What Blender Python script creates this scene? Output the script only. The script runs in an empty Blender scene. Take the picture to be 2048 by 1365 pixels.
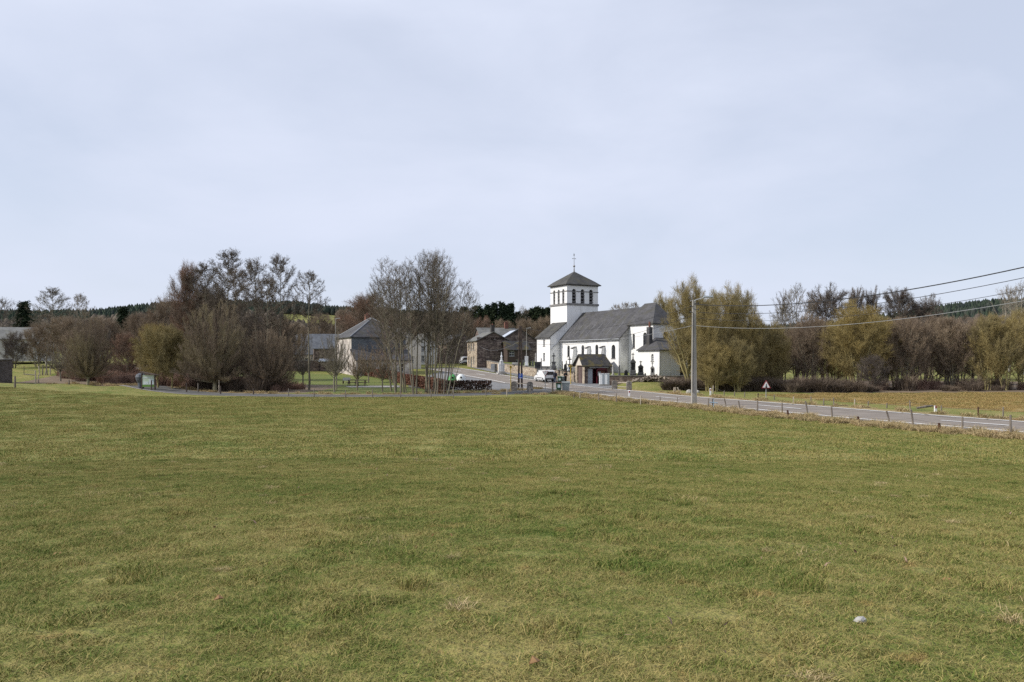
import bpy, math, random
import numpy as np
from mathutils import Vector
random.seed(7); R = math.radians
SC = bpy.context.scene; COL = SC.collection
# ------------------------------------------------------------------ camera, sky, sun, exposure
EYE = 3.4; F = 1569.0; HOR = 722.0
cd = bpy.data.cameras.new('camera'); cam = bpy.data.objects.new('camera', cd); COL.objects.link(cam)
cam.location = (0, 0, EYE); cam.rotation_euler = (R(90), 0, 0)
cd.sensor_width = 36; cd.lens = 36*F/2048; cd.shift_y = (HOR-682.5)/2048
cd.clip_start = .1; cd.clip_end = 8000
SC.camera = cam
SUN_EL, SUN_PHI = 36, 10          # sun comes from the left, a little behind the camera
sv = Vector((-math.cos(R(SUN_PHI))*math.cos(R(SUN_EL)), -math.sin(R(SUN_PHI))*math.cos(R(SUN_EL)), math.sin(R(SUN_EL))))
ld = bpy.data.lights.new('sun', 'SUN'); ld.energy = 3.5; ld.angle = R(.6); ld.color = (1, .95, .87)
lo = bpy.data.objects.new('sun', ld); COL.objects.link(lo); lo.rotation_euler = sv.to_track_quat('Z', 'Y').to_euler()
W = bpy.data.worlds.new('World'); SC.world = W; W.use_nodes = True
nt = W.node_tree; N = nt.nodes; L = nt.links; N.clear()
def nn(t, **k):
    n = N.new(t)
    for a, b in k.items(): setattr(n, a, b)
    return n
sky = nn('ShaderNodeTexSky'); sky.sky_type = 'NISHITA'; sky.sun_disc = False
sky.sun_elevation = R(SUN_EL); sky.sun_rotation = math.atan2(sv.x, sv.y); sky.air_density = 1.0; sky.dust_density = 1.0
tc = nn('ShaderNodeTexCoord'); mp = nn('ShaderNodeMapping'); mp.inputs['Scale'].default_value = (1.0, 1.3, 2.6); mp.inputs['Rotation'].default_value = (.25, .18, 0)
L.new(tc.outputs['Generated'], mp.inputs['Vector'])
n1 = nn('ShaderNodeTexNoise'); n1.inputs['Scale'].default_value = 2.1; n1.inputs['Detail'].default_value = 8; n1.inputs['Roughness'].default_value = .52; n1.inputs['Distortion'].default_value = .25
L.new(mp.outputs[0], n1.inputs['Vector'])
cr = nn('ShaderNodeMapRange'); cr.inputs['From Min'].default_value = .36; cr.inputs['From Max'].default_value = .66; cr.inputs['To Min'].default_value = .73; cr.inputs['To Max'].default_value = 1.
L.new(n1.outputs[0], cr.inputs['Value'])
mx = nn('ShaderNodeMix', data_type='RGBA'); mx.inputs['B'].default_value = (6.4, 6.92, 8.3, 1)
L.new(cr.outputs[0], mx.inputs['Factor']); L.new(sky.outputs[0], mx.inputs['A'])
bg = nn('ShaderNodeBackground'); bg.inputs['Strength'].default_value = .092
L.new(mx.outputs['Result'], bg.inputs['Color'])
wo = nn('ShaderNodeOutputWorld'); L.new(bg.outputs[0], wo.inputs['Surface'])
SC.view_settings.view_transform = 'Standard'; SC.view_settings.look = 'None'; SC.view_settings.gamma = 1
SC.view_settings.exposure = .32; SC.cycles.use_denoising = False; SC.cycles.sample_clamp_indirect = 2.5; SC.cycles.sample_clamp_direct = 6

# ------------------------------------------------------------------ terrain and pixel helpers
def S(t):
    t = np.clip(t, 0, 1); return t*t*(3-2*t)
RU = [-900, 0, 180, 230, 320, 420, 590, 660, 780, 900, 1100, 1530, 1700, 1860, 1920, 2000, 2100, 3000]
RV = [640, 628, 627, 622, 613, 608, 611, 619, 624, 631, 640, 652, 640, 615, 607, 600, 599, 612]
ROADC = [(60, -40), (50, -16), (41, 5), (33, 24), (26.9, 37.5), (22.7, 46.6), (17.4, 62.3), (13.45, 71.8), (10.6, 84.3), (7.9, 94.9), (4.0, 114)]
def hf(x, y):
    x = np.asarray(x, float); y = np.asarray(y, float)
    r = np.sqrt(x*x+y*y)
    z = 1.75*np.exp(-(r/20)**2)
    z = z+1.15*S((-x-30)/26)*S((y-30)/35)-.55*S((y-81)/6)*S((-x-42)/8)+1.9*S((y-95)/26)*S((-x-42)/14)
    z = z+.04*np.clip(y-119, 0, 80)+.01*np.clip(y-199, 0, 60)
    z = z+.72*S((y-91)/12)*S((x-13.6)/2.5)*S((130-y)/10)*S((45-x)/12)
    z = z+.08*np.sin(x*.21+1)*np.sin(y*.17)*S((r-6)/10)*S((38-r)/12)
    yy = np.maximum(y, 1); u = 1024+F*x/yy
    H = EYE+(HOR-np.interp(u, RU, RV))/F*760-10.5
    z = z+np.where(y > 250, S((y-250)/510)*(H-3.8), 0)
    return z
def h(x, y): return float(hf(x, y))
def G(u, v):
    """ground point seen at photograph pixel (u,v)"""
    k = (u-1024)/F; s = (HOR-v)/F; y0 = 4.0
    y = y0; step = .5
    while y < 900:
        if EYE+s*y < h(k*y, y): break
        y += step
    a, b = y-step, y
    for _ in range(18):
        m = (a+b)/2
        if EYE+s*m < h(k*m, m): b = m
        else: a = m
    return (k*b, b)
def X(u, y): return (u-1024)/F*y
def Z(v, y): return EYE+(HOR-v)/F*y

# ------------------------------------------------------------------ materials
def mat(name, c1, c2=None, scale=2., rough=.85, detail=5, c3=None, bump=0., bscale=None, metal=0., spec=.3, stretch=None, lo=.35, hi=.65, coords='Object', distort=0., trans=0.):
    m = bpy.data.materials.new(name); m.use_nodes = True; t = m.node_tree; n = t.nodes; l = t.links
    b = n['Principled BSDF']; b.inputs['Roughness'].default_value = rough; b.inputs['Metallic'].default_value = metal
    b.inputs['Specular IOR Level'].default_value = spec
    if c2 is None: c2 = tuple(x*.8 for x in c1)
    g = n.new('ShaderNodeNewGeometry') if coords == 'World' else n.new('ShaderNodeTexCoord')
    src = g.outputs['Position'] if coords == 'World' else g.outputs['Object']
    if stretch:
        q = n.new('ShaderNodeMapping'); q.inputs['Scale'].default_value = stretch; l.new(src, q.inputs[0]); src = q.outputs[0]
    x = n.new('ShaderNodeTexNoise'); x.inputs['Scale'].default_value = scale; x.inputs['Detail'].default_value = detail; x.inputs['Distortion'].default_value = distort
    l.new(src, x.inputs['Vector'])
    r = n.new('ShaderNodeValToRGB'); e = r.color_ramp.elements
    e[0].position = lo; e[0].color = (*c1, 1); e[1].position = hi; e[1].color = (*c2, 1)
    if c3: q = e.new((lo+hi)/2); q.color = (*c3, 1)
    l.new(x.outputs[0], r.inputs[0]); l.new(r.outputs[0], b.inputs['Base Color'])
    if bump:
        y = n.new('ShaderNodeTexNoise'); y.inputs['Scale'].default_value = bscale or scale*4; y.inputs['Detail'].default_value = 4; l.new(src, y.inputs['Vector'])
        u = n.new('ShaderNodeBump'); u.inputs['Strength'].default_value = bump; u.inputs['Distance'].default_value = .05
        l.new(y.outputs[0], u.inputs['Height']); l.new(u.outputs[0], b.inputs['Normal'])
    return m
def stone_mat(name, c1, c2, mortar, sc=2.2, c3=None):
    m = bpy.data.materials.new(name); m.use_nodes = True; t = m.node_tree; n = t.nodes; l = t.links
    b = n['Principled BSDF']; b.inputs['Roughness'].default_value = .9; b.inputs['Specular IOR Level'].default_value = .2
    tc = n.new('ShaderNodeTexCoord'); mp = n.new('ShaderNodeMapping'); mp.inputs['Scale'].default_value = (1, 1, 2.1); l.new(tc.outputs['Object'], mp.inputs[0])
    v = n.new('ShaderNodeTexVoronoi'); v.inputs['Scale'].default_value = sc; l.new(mp.outputs[0], v.inputs['Vector'])
    e = n.new('ShaderNodeTexVoronoi'); e.feature = 'DISTANCE_TO_EDGE'; e.inputs['Scale'].default_value = sc; l.new(mp.outputs[0], e.inputs['Vector'])
    s = n.new('ShaderNodeSeparateColor'); l.new(v.outputs['Color'], s.inputs[0])
    r = n.new('ShaderNodeValToRGB'); k = r.color_ramp.elements; k[0].position = .1; k[0].color = (*c1, 1); k[1].position = .9; k[1].color = (*c2, 1)
    if c3: q = k.new(.55); q.color = (*c3, 1)
    l.new(s.outputs[0], r.inputs[0])
    f = n.new('ShaderNodeMapRange'); f.inputs['From Min'].default_value = .02; f.inputs['From Max'].default_value = .07; l.new(e.outputs['Distance'], f.inputs[0])
    x = n.new('ShaderNodeMix'); x.data_type = 'RGBA'; x.inputs['A'].default_value = (*mortar, 1); l.new(f.outputs[0], x.inputs['Factor']); l.new(r.outputs[0], x.inputs['B'])
    no = n.new('ShaderNodeTexNoise'); no.inputs['Scale'].default_value = .8; no.inputs['Detail'].default_value = 6; l.new(tc.outputs['Object'], no.inputs[0])
    g = n.new('ShaderNodeMapRange'); g.inputs['From Min'].default_value = .3; g.inputs['From Max'].default_value = .7; g.inputs['To Min'].default_value = .65; g.inputs['To Max'].default_value = 1.2; l.new(no.outputs[0], g.inputs[0])
    y = n.new('ShaderNodeVectorMath'); y.operation = 'SCALE'; l.new(x.outputs['Result'], y.inputs[0]); l.new(g.outputs[0], y.inputs['Scale'])
    l.new(y.outputs[0], b.inputs['Base Color'])
    u = n.new('ShaderNodeBump'); u.inputs['Strength'].default_value = .6; u.inputs['Distance'].default_value = .04; l.new(f.outputs[0], u.inputs['Height']); l.new(u.outputs[0], b.inputs['Normal'])
    return m
def slate_mat(name, c1, c2, moss=None):
    """courses of slates: thin horizontal bands by height plus noise, moss patches"""
    m = bpy.data.materials.new(name); m.use_nodes = True; t = m.node_tree; n = t.nodes; l = t.links
    b = n['Principled BSDF']; b.inputs['Roughness'].default_value = .72; b.inputs['Specular IOR Level'].default_value = .2
    tc = n.new('ShaderNodeTexCoord')
    br = n.new('ShaderNodeTexVoronoi'); br.inputs['Scale'].default_value = 3.; mp = n.new('ShaderNodeMapping'); mp.inputs['Scale'].default_value = (1, 1, 2); l.new(tc.outputs['Object'], mp.inputs[0]); l.new(mp.outputs[0], br.inputs['Vector'])
    s = n.new('ShaderNodeSeparateColor'); l.new(br.outputs['Color'], s.inputs[0])
    no = n.new('ShaderNodeTexNoise'); no.inputs['Scale'].default_value = .55; no.inputs['Detail'].default_value = 8; l.new(tc.outputs['Object'], no.inputs[0])
    ad = n.new('ShaderNodeMath'); ad.operation = 'MULTIPLY_ADD'; ad.inputs[1].default_value = .3; l.new(s.outputs[0], ad.inputs[0]); l.new(no.outputs[0], ad.inputs[2])
    r = n.new('ShaderNodeValToRGB'); k = r.color_ramp.elements; k[0].position = .45; k[0].color = (*c1, 1); k[1].position = .85; k[1].color = (*c2, 1)
    l.new(ad.outputs[0], r.inputs[0]); out = r.outputs[0]
    if moss:
        n2 = n.new('ShaderNodeTexNoise'); n2.inputs['Scale'].default_value = .9; n2.inputs['Detail'].default_value = 9; l.new(tc.outputs['Object'], n2.inputs[0])
        f = n.new('ShaderNodeMapRange'); f.inputs['From Min'].default_value = .5; f.inputs['From Max'].default_value = .68; f.inputs['To Max'].default_value = .8; l.new(n2.outputs[0], f.inputs[0])
        x = n.new('ShaderNodeMix'); x.data_type = 'RGBA'; x.inputs['B'].default_value = (*moss, 1); l.new(f.outputs[0], x.inputs['Factor']); l.new(out, x.inputs['A']); out = x.outputs['Result']
    l.new(out, b.inputs['Base Color'])
    w = n.new('ShaderNodeTexWave'); w.bands_direction = 'Z'; w.inputs['Scale'].default_value = 2.2; w.inputs['Distortion'].default_value = .6; l.new(tc.outputs['Object'], w.inputs[0])
    u = n.new('ShaderNodeBump'); u.inputs['Strength'].default_value = .25; u.inputs['Distance'].default_value = .03; l.new(w.outputs[0], u.inputs['Height']); l.new(u.outputs[0], b.inputs['Normal'])
    return m
def grass_mat(name, green, straw, dark, blades=False, bias=0.):
    """world-space patches of green and straw, shared by the soil sheet and the blades so that they agree"""
    m = bpy.data.materials.new(name); m.use_nodes = True; t = m.node_tree; n = t.nodes; l = t.links
    b = n['Principled BSDF']; b.inputs['Roughness'].default_value = .85; b.inputs['Specular IOR Level'].default_value = .12
    g = n.new('ShaderNodeNewGeometry')
    def noise(s, d, st=None, dist=0):
        x = n.new('ShaderNodeTexNoise'); x.inputs['Scale'].default_value = s; x.inputs['Detail'].default_value = d; x.inputs['Distortion'].default_value = dist; x.inputs['Roughness'].default_value = .6
        if st:
            q = n.new('ShaderNodeMapping'); q.inputs['Scale'].default_value = st; l.new(g.outputs['Position'], q.inputs[0]); l.new(q.outputs[0], x.inputs[0])
        else: l.new(g.outputs['Position'], x.inputs[0])
        return x.outputs[0]
    a = noise(.3, 5, None, .6); c = noise(1.5, 5, (1, 1.25, 1)); d = noise(8, 3, (1, 1.3, 1))
    def ma(op, p, q, r=None):
        x = n.new('ShaderNodeMath'); x.operation = op
        for i, w in enumerate((p, q, r)):
            if w is None: continue
            if isinstance(w, (int, float)): x.inputs[i].default_value = w
            else: l.new(w, x.inputs[i])
        return x.outputs[0]
    s = ma('MULTIPLY_ADD', a, .45, ma('MULTIPLY_ADD', c, .45, ma('MULTIPLY', d, .35)))
    if blades:
        at = n.new('ShaderNodeAttribute'); at.attribute_name = 'tint'
        s = ma('MULTIPLY_ADD', at.outputs['Fac'], .42, ma('ADD', s, -.21))
    s = ma('ADD', s, bias)
    r = n.new('ShaderNodeValToRGB'); k = r.color_ramp.elements
    k[0].position = .40; k[0].color = (*dark, 1); k[1].position = .86; k[1].color = (*straw, 1)
    q = k.new(.53); q.color = (*green, 1)
    q = k.new(.66); q.color = (*[(green[i]*.5+straw[i]*.5) for i in range(3)], 1)
    l.new(s, r.inputs[0]); pt = n.new('ShaderNodeMapRange'); pt.inputs['From Min'].default_value = .63; pt.inputs['From Max'].default_value = .72; pt.inputs['To Max'].default_value = .42; l.new(noise(2.3, 3), pt.inputs[0])
    mo = n.new('ShaderNodeMix'); mo.data_type = 'RGBA'; mo.inputs['B'].default_value = (straw[0]*1.0, straw[1]*.72, straw[2]*.75, 1); l.new(pt.outputs[0], mo.inputs['Factor']); l.new(r.outputs[0], mo.inputs['A']); l.new(mo.outputs['Result'], b.inputs['Base Color'])
    if not blades:
        u = n.new('ShaderNodeBump'); u.inputs['Strength'].default_value = .9; u.inputs['Distance'].default_value = .12; l.new(ma('MULTIPLY_ADD', noise(9, 5), .5, d), u.inputs['Height']); l.new(u.outputs[0], b.inputs['Normal'])
    return m
def wall_white():
    m = mat('limewash', (.80, .795, .78), (.74, .735, .72), .5, .9, 8, stretch=(1, 1, .35), lo=.3, hi=.75, bump=.15, bscale=5)
    t = m.node_tree; n = t.nodes; l = t.links; b = n['Principled BSDF']; old = b.inputs['Base Color'].links[0].from_socket
    tc = n.new('ShaderNodeTexCoord'); mp = n.new('ShaderNodeMapping'); mp.inputs['Scale'].default_value = (1.3, 1.3, .28); l.new(tc.outputs['Object'], mp.inputs[0])
    x = n.new('ShaderNodeTexNoise'); x.inputs['Scale'].default_value = 1.1; x.inputs['Detail'].default_value = 9; x.inputs['Roughness'].default_value = .65; l.new(mp.outputs[0], x.inputs[0])
    f = n.new('ShaderNodeMapRange'); f.inputs['From Min'].default_value = .52; f.inputs['From Max'].default_value = .75; f.inputs['To Max'].default_value = .48; l.new(x.outputs[0], f.inputs[0])
    y = n.new('ShaderNodeMix'); y.data_type = 'RGBA'; y.inputs['B'].default_value = (.38, .37, .34, 1); l.new(f.outputs[0], y.inputs['Factor']); l.new(old, y.inputs['A']); l.new(y.outputs['Result'], b.inputs['Base Color'])
    return m
GREEN, STRAW, DARK = (.128, .162, .034), (.345, .275, .108), (.07, .115, .02)
M = dict(
    field=grass_mat('pasture', GREEN, STRAW, DARK), blade=grass_mat('grass_blades', GREEN, STRAW, DARK, True),
    dryblade=grass_mat('dry_grass_blades', (.31, .245, .12), (.56, .43, .25), (.15, .14, .055), True),
    lawn=grass_mat('lawn', (.12, .16, .04), (.2, .19, .07), (.07, .1, .025)),
    brownfield=grass_mat('brown_meadow', (.26, .195, .07), (.37, .26, .11), (.15, .165, .045)), meadowblade=grass_mat('meadow_blades', (.24, .18, .065), (.40, .28, .12), (.13, .15, .04), True), blade2=grass_mat('far_grass_blades', GREEN, STRAW, DARK, True, .045),
    verge=grass_mat('verge_soil', (.26, .21, .10), (.46, .35, .2), (.11, .12, .04)),
    leafbrown=mat('dead_leaf_brown', (.24, .14, .06), (.16, .09, .04), 6, .8), floor=mat('woodland_floor', (.13, .095, .065), (.2, .15, .10), .8, .95, 8, coords='World', bump=.4, bscale=5), contdark=mat('dark_enamel', (.10, .11, .13), (.075, .08, .095), 2, .6), asphalt=mat('asphalt', (.19, .163, .138), (.235, .203, .172), .6, .9, 8, bump=.15, bscale=30), sidetar=mat('side_road_tar', (.095, .095, .092), (.135, .132, .128), .5, .95, 8, spec=.1), dasphalt=mat('dark_asphalt', (.15, .15, .152), (.21, .21, .21), .5, .9, 8),
    paint=mat('road_paint', (.85, .85, .83), (.62, .61, .58), 3, .7, 7, lo=.45, hi=.8), kerb=mat('kerb_stone', (.4, .38, .35), (.3, .29, .27), 3),
    white=wall_white(), stain=mat('weathered_limewash', (.72, .71, .69), (.26, .255, .25), .55, .9, 9, stretch=(1, 1, .5), lo=.35, hi=.68),
    slate=slate_mat('slate', (.05, .049, .052), (.092, .09, .093), (.07, .067, .055)), slate2=slate_mat('mossy_slate', (.048, .047, .045), (.084, .082, .078), (.088, .084, .062)),
    slate3=slate_mat('pale_slate', (.10, .10, .095), (.18, .18, .172), (.15, .145, .11)), slatedark=slate_mat('dark_slate', (.03, .03, .032), (.06, .056, .054), (.10, .08, .02)),
    stone=stone_mat('brown_rubble', (.09, .066, .058), (.26, .205, .17), (.16, .135, .12), 2.0, (.15, .11, .095)), stonelt=stone_mat('buff_rubble', (.26, .20, .15), (.46, .39, .30), (.36, .32, .26), 2.0, (.36, .29, .22)),
    palestone=stone_mat('pale_stone', (.40, .35, .32), (.6, .55, .50), (.5, .46, .43), 1.6, (.5, .44, .41)),
    walltop=mat('coping', (.2, .19, .17), (.11, .105, .095), 2), band=mat('blue_stone', (.24, .23, .22), (.16, .155, .15), 1.5), plinth=mat('dark_plinth', (.06, .06, .06), (.1, .1, .1), 2),
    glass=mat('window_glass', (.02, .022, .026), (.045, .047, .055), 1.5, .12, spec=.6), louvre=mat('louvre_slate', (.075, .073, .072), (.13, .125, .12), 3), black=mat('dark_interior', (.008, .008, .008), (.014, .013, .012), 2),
    lead=mat('zinc', (.36, .37, .38), (.27, .28, .29), 1.5, .5, metal=.3), iron=mat('iron', (.055, .055, .06), (.09, .085, .08), 5, .6, metal=.5), gilt=mat('weathered_metal', (.3, .29, .27), (.2, .19, .18), 8, .5, metal=.5),
    frame=mat('window_paint', (.7, .7, .68), (.6, .6, .58), 3), brown=mat('brown_door', (.16, .115, .105), (.10, .07, .065), 1.5, .75, stretch=(6, 6, .3)), red=mat('dark_red_paint', (.075, .010, .018), (.055, .008, .014), 2, .5),
    cabinet=mat('cabinet_enamel', (.84, .85, .85), (.76, .78, .79), 1.2, .45), cabdark=mat('cabinet_grey', (.36, .4, .43), (.3, .33, .36), 1.2, .45),
    concrete=mat('concrete', (.36, .34, .31), (.25, .24, .215), 1.2, .9, 8, stretch=(2, 2, .5), bump=.2, bscale=12), wood=mat('weathered_wood', (.22, .19, .16), (.11, .092, .075), 3, .9, 6, stretch=(4, 4, .6)),
    darkwood=mat('tarred_wood', (.055, .04, .032), (.1, .075, .06), 3, .85, 6, stretch=(4, 4, .6)), palewood=mat('pale_wood', (.45, .39, .31), (.28, .24, .19), 3, .9, 6, stretch=(4, 4, .6)), rust=mat('rusty_post', (.09, .04, .022), (.05, .028, .02), 5),
    pillar=stone_mat('pillar_stone', (.13, .12, .105), (.3, .27, .235), (.2, .185, .165), 3.4), gravestone=mat('grave_stone', (.13, .13, .13), (.055, .055, .055), 1.8, .8, 7), palegrave=mat('pale_grave_stone', (.42, .41, .39), (.25, .24, .23), 1.8, .85, 7), darkgrave=mat('black_granite', (.02, .02, .022), (.04, .04, .042), 3, .35),
    monument=mat('white_stone', (.66, .67, .69), (.48, .49, .5), 2.2, .8), yellow=mat('yellow_paint', (.62, .43, .03), (.5, .34, .03), 2, .5), blue=mat('sign_blue', (.01, .09, .42), (.01, .07, .35), 2, .4), signwhite=mat('sign_white', (.78, .78, .78), (.7, .7, .7), 2, .4), signred=mat('sign_red', (.30, .03, .035), (.24, .025, .03), 2, .4), signblack=mat('sign_black', (.012, .012, .012), (.02, .02, .02), 2, .5),
    steel=mat('galvanised_steel', (.42, .43, .44), (.33, .34, .35), 4, .5, metal=.4), green=mat('green_plastic', (.03, .09, .045), (.025, .07, .035), 2, .5), grey=mat('grey_plastic', (.27, .3, .29), (.22, .24, .235), 2, .55), tyre=mat('rubber', (.015, .015, .015), (.03, .03, .03), 6, .8),
    vanpaint=mat('white_car_paint', (.72, .73, .75), (.66, .67, .69), .5, .25, spec=.5), redlens=mat('red_lens', (.3, .01, .01), (.2, .01, .01), 2, .3), headlens=mat('clear_lens', (.6, .62, .65), (.4, .42, .45), 3, .15),
    navy=mat('navy_cloth', (.012, .014, .022), (.02, .022, .035), 6, .9), jeans=mat('jeans_cloth', (.03, .045, .085), (.02, .03, .06), 6, .9), blackcloth=mat('black_cloth', (.008, .008, .01), (.016, .016, .018), 6, .9), skin=mat('skin', (.5, .3, .22), (.42, .25, .18), 6, .6), greyhair=mat('grey_hair', (.4, .39, .37), (.25, .24, .23), 20, .8), darkhair=mat('dark_hair', (.025, .02, .016), (.04, .03, .025), 20, .8),
    whiteplastic=mat('white_plastic', (.68, .7, .68), (.55, .57, .55), .8, .5), greenbright=mat('bright_green_plastic', (.08, .33, .09), (.06, .26, .07), .8, .5),
    brick=stone_mat('pinkish_brick', (.3, .2, .16), (.42, .3, .24), (.4, .34, .29), 4), cream=mat('cream_render', (.62, .57, .5), (.5, .46, .4), .6, .9, 7), plainwhite=mat('white_render', (.56, .55, .53), (.42, .41, .39), .6, .9, 7),
    bluemetal=mat('metal_roof', (.52, .56, .62), (.42, .46, .52), .7, .4, metal=.2), bluegrey=slate_mat('blue_grey_slate', (.085, .092, .105), (.14, .15, .165)), chimbrick=mat('chimney_brick', (.22, .1, .07), (.13, .06, .045), 5), chimdark=mat('sooty_brick', (.045, .04, .038), (.075, .068, .062), 4),
    rock=mat('pale_rock', (.42, .40, .36), (.24, .225, .19), 6, .9, 6, bump=.5, bscale=14), rubble=stone_mat('rubble', (.2, .16, .13), (.42, .36, .3), (.16, .14, .11), 3.2), wire=mat('dark_cable', (.02, .02, .022), (.035, .035, .038), 3, .6), palewire=mat('pale_cable', (.3, .31, .32), (.24, .25, .26), 3, .5), fencewire=mat('fence_wire', (.13, .12, .11), (.2, .18, .16), 8, .6, metal=.4),
    brambles=mat('bramble_stems', (.09, .068, .052), (.19, .145, .105), .5, .9, coords='World'), reed=mat('dead_bracken', (.19, .115, .085), (.30, .2, .15), .8, .9, coords='World'),
    insul=mat('pale_blue_plastic', (.3, .42, .5), (.25, .35, .43), 8, .5), infogreen=mat('board_green', (.14, .26, .05), (.1, .2, .04), 2, .6), infopale=mat('board_print', (.4, .5, .36), (.52, .58, .5), 1.6, .6), infowhite=mat('board_white', (.62, .68, .68), (.5, .56, .58), 3, .6),
    gravel=mat('gravel', (.36, .33, .31), (.27, .25, .235), 3, .95), shed=stone_mat('grey_block', (.1, .085, .08), (.17, .15, .145), (.13, .12, .115), 3), clad=mat('timber_cladding', (.05, .036, .03), (.085, .06, .048), 2, .8, stretch=(.3, .3, 6)),
    spruce=mat('spruce_needles', (.014, .028, .016), (.035, .055, .026), .5, .9, coords='World'), pine=mat('pine_needles', (.02, .035, .016), (.045, .062, .028), .7, .9, coords='World'), farwood=mat('forest_mass', (.018, .026, .024), (.042, .048, .04), .03, .95, coords='World', c3=(.03, .046, .028)), farbrown=mat('bare_wood_mass', (.075, .06, .048), (.12, .1, .075), .05, .95, coords='World'),  # forest_mass is greyed and bluish: distance haze put into its colour
)
def bark(n, a, b, s=1.2): return mat(n, a, b, s, .9, 5, stretch=(3, 3, .6))
def twig(n, a, b, s=.35): return mat(n, a, b, s, .9, 4, coords='World', lo=.38, hi=.62)
T = dict(
    alder=(bark('alder_bark', (.12, .105, .075), (.2, .18, .13)), twig('alder_twigs', (.095, .076, .058), (.16, .13, .098))),
    rust=(bark('oak_bark', (.13, .11, .085), (.2, .17, .125)), twig('rusty_twigs', (.23, .14, .095), (.18, .135, .10))),
    purple=(bark('hornbeam_bark', (.19, .18, .12), (.29, .27, .18)), twig('purple_twigs', (.18, .135, .10), (.25, .205, .125))),
    brown=(bark('brown_bark', (.17, .145, .105), (.27, .24, .17)), twig('brown_twigs', (.175, .13, .092), (.27, .207, .142))),
    gold=(bark('willow_bark', (.26, .22, .10), (.38, .32, .16)), twig('golden_twigs', (.31, .235, .085), (.24, .19, .08))),
    olive=(bark('mossy_bark', (.22, .19, .08), (.33, .28, .13)), twig('olive_twigs', (.30, .235, .095), (.22, .18, .085))),
    pale=(bark('pale_bark', (.38, .35, .3), (.26, .24, .2)), twig('pale_twigs', (.25, .21, .17), (.18, .15, .115))),
    grey=(bark('grey_bark', (.18, .16, .12), (.27, .24, .18)), twig('grey_twigs', (.2, .175, .13), (.14, .12, .09))),
    dark=(bark('dark_bark', (.10, .085, .07), (.15, .13, .10)), twig('dark_twigs', (.10, .08, .068), (.155, .13, .105))),
)

# ------------------------------------------------------------------ object helpers
def link(o, parent=None):
    COL.objects.link(o)
    if parent is not None: o.parent = parent
    return o
def tag(o, label=None, cat=None, group=None, kind=None):
    if label: o['label'] = label
    if cat: o['category'] = cat
    if group: o['group'] = group
    if kind: o['kind'] = kind
    return o
def thing(name, label, cat, loc=(0, 0, 0), rz=0, group=None):
    o = bpy.data.objects.new(name, None); o.empty_display_size = .3; link(o); o.location = loc; o.rotation_euler = (0, 0, rz)
    return tag(o, label, cat, group)
def np_mesh(name, V, Fq, m=None, smooth=False):
    """V (n,3), Fq (k,4) or (k,3)"""
    me = bpy.data.meshes.new(name); V = np.asarray(V, np.float32); Fq = np.asarray(Fq, np.int32); k, w = Fq.shape
    me.vertices.add(len(V)); me.vertices.foreach_set('co', V.ravel())
    me.loops.add(k*w); me.loops.foreach_set('vertex_index', Fq.ravel())
    me.polygons.add(k); me.polygons.foreach_set('loop_start', np.arange(0, k*w, w, dtype=np.int32))
    if smooth: me.polygons.foreach_set('use_smooth', np.ones(k, bool))
    me.update(calc_edges=True)
    if m: me.materials.append(m)
    return me
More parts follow.
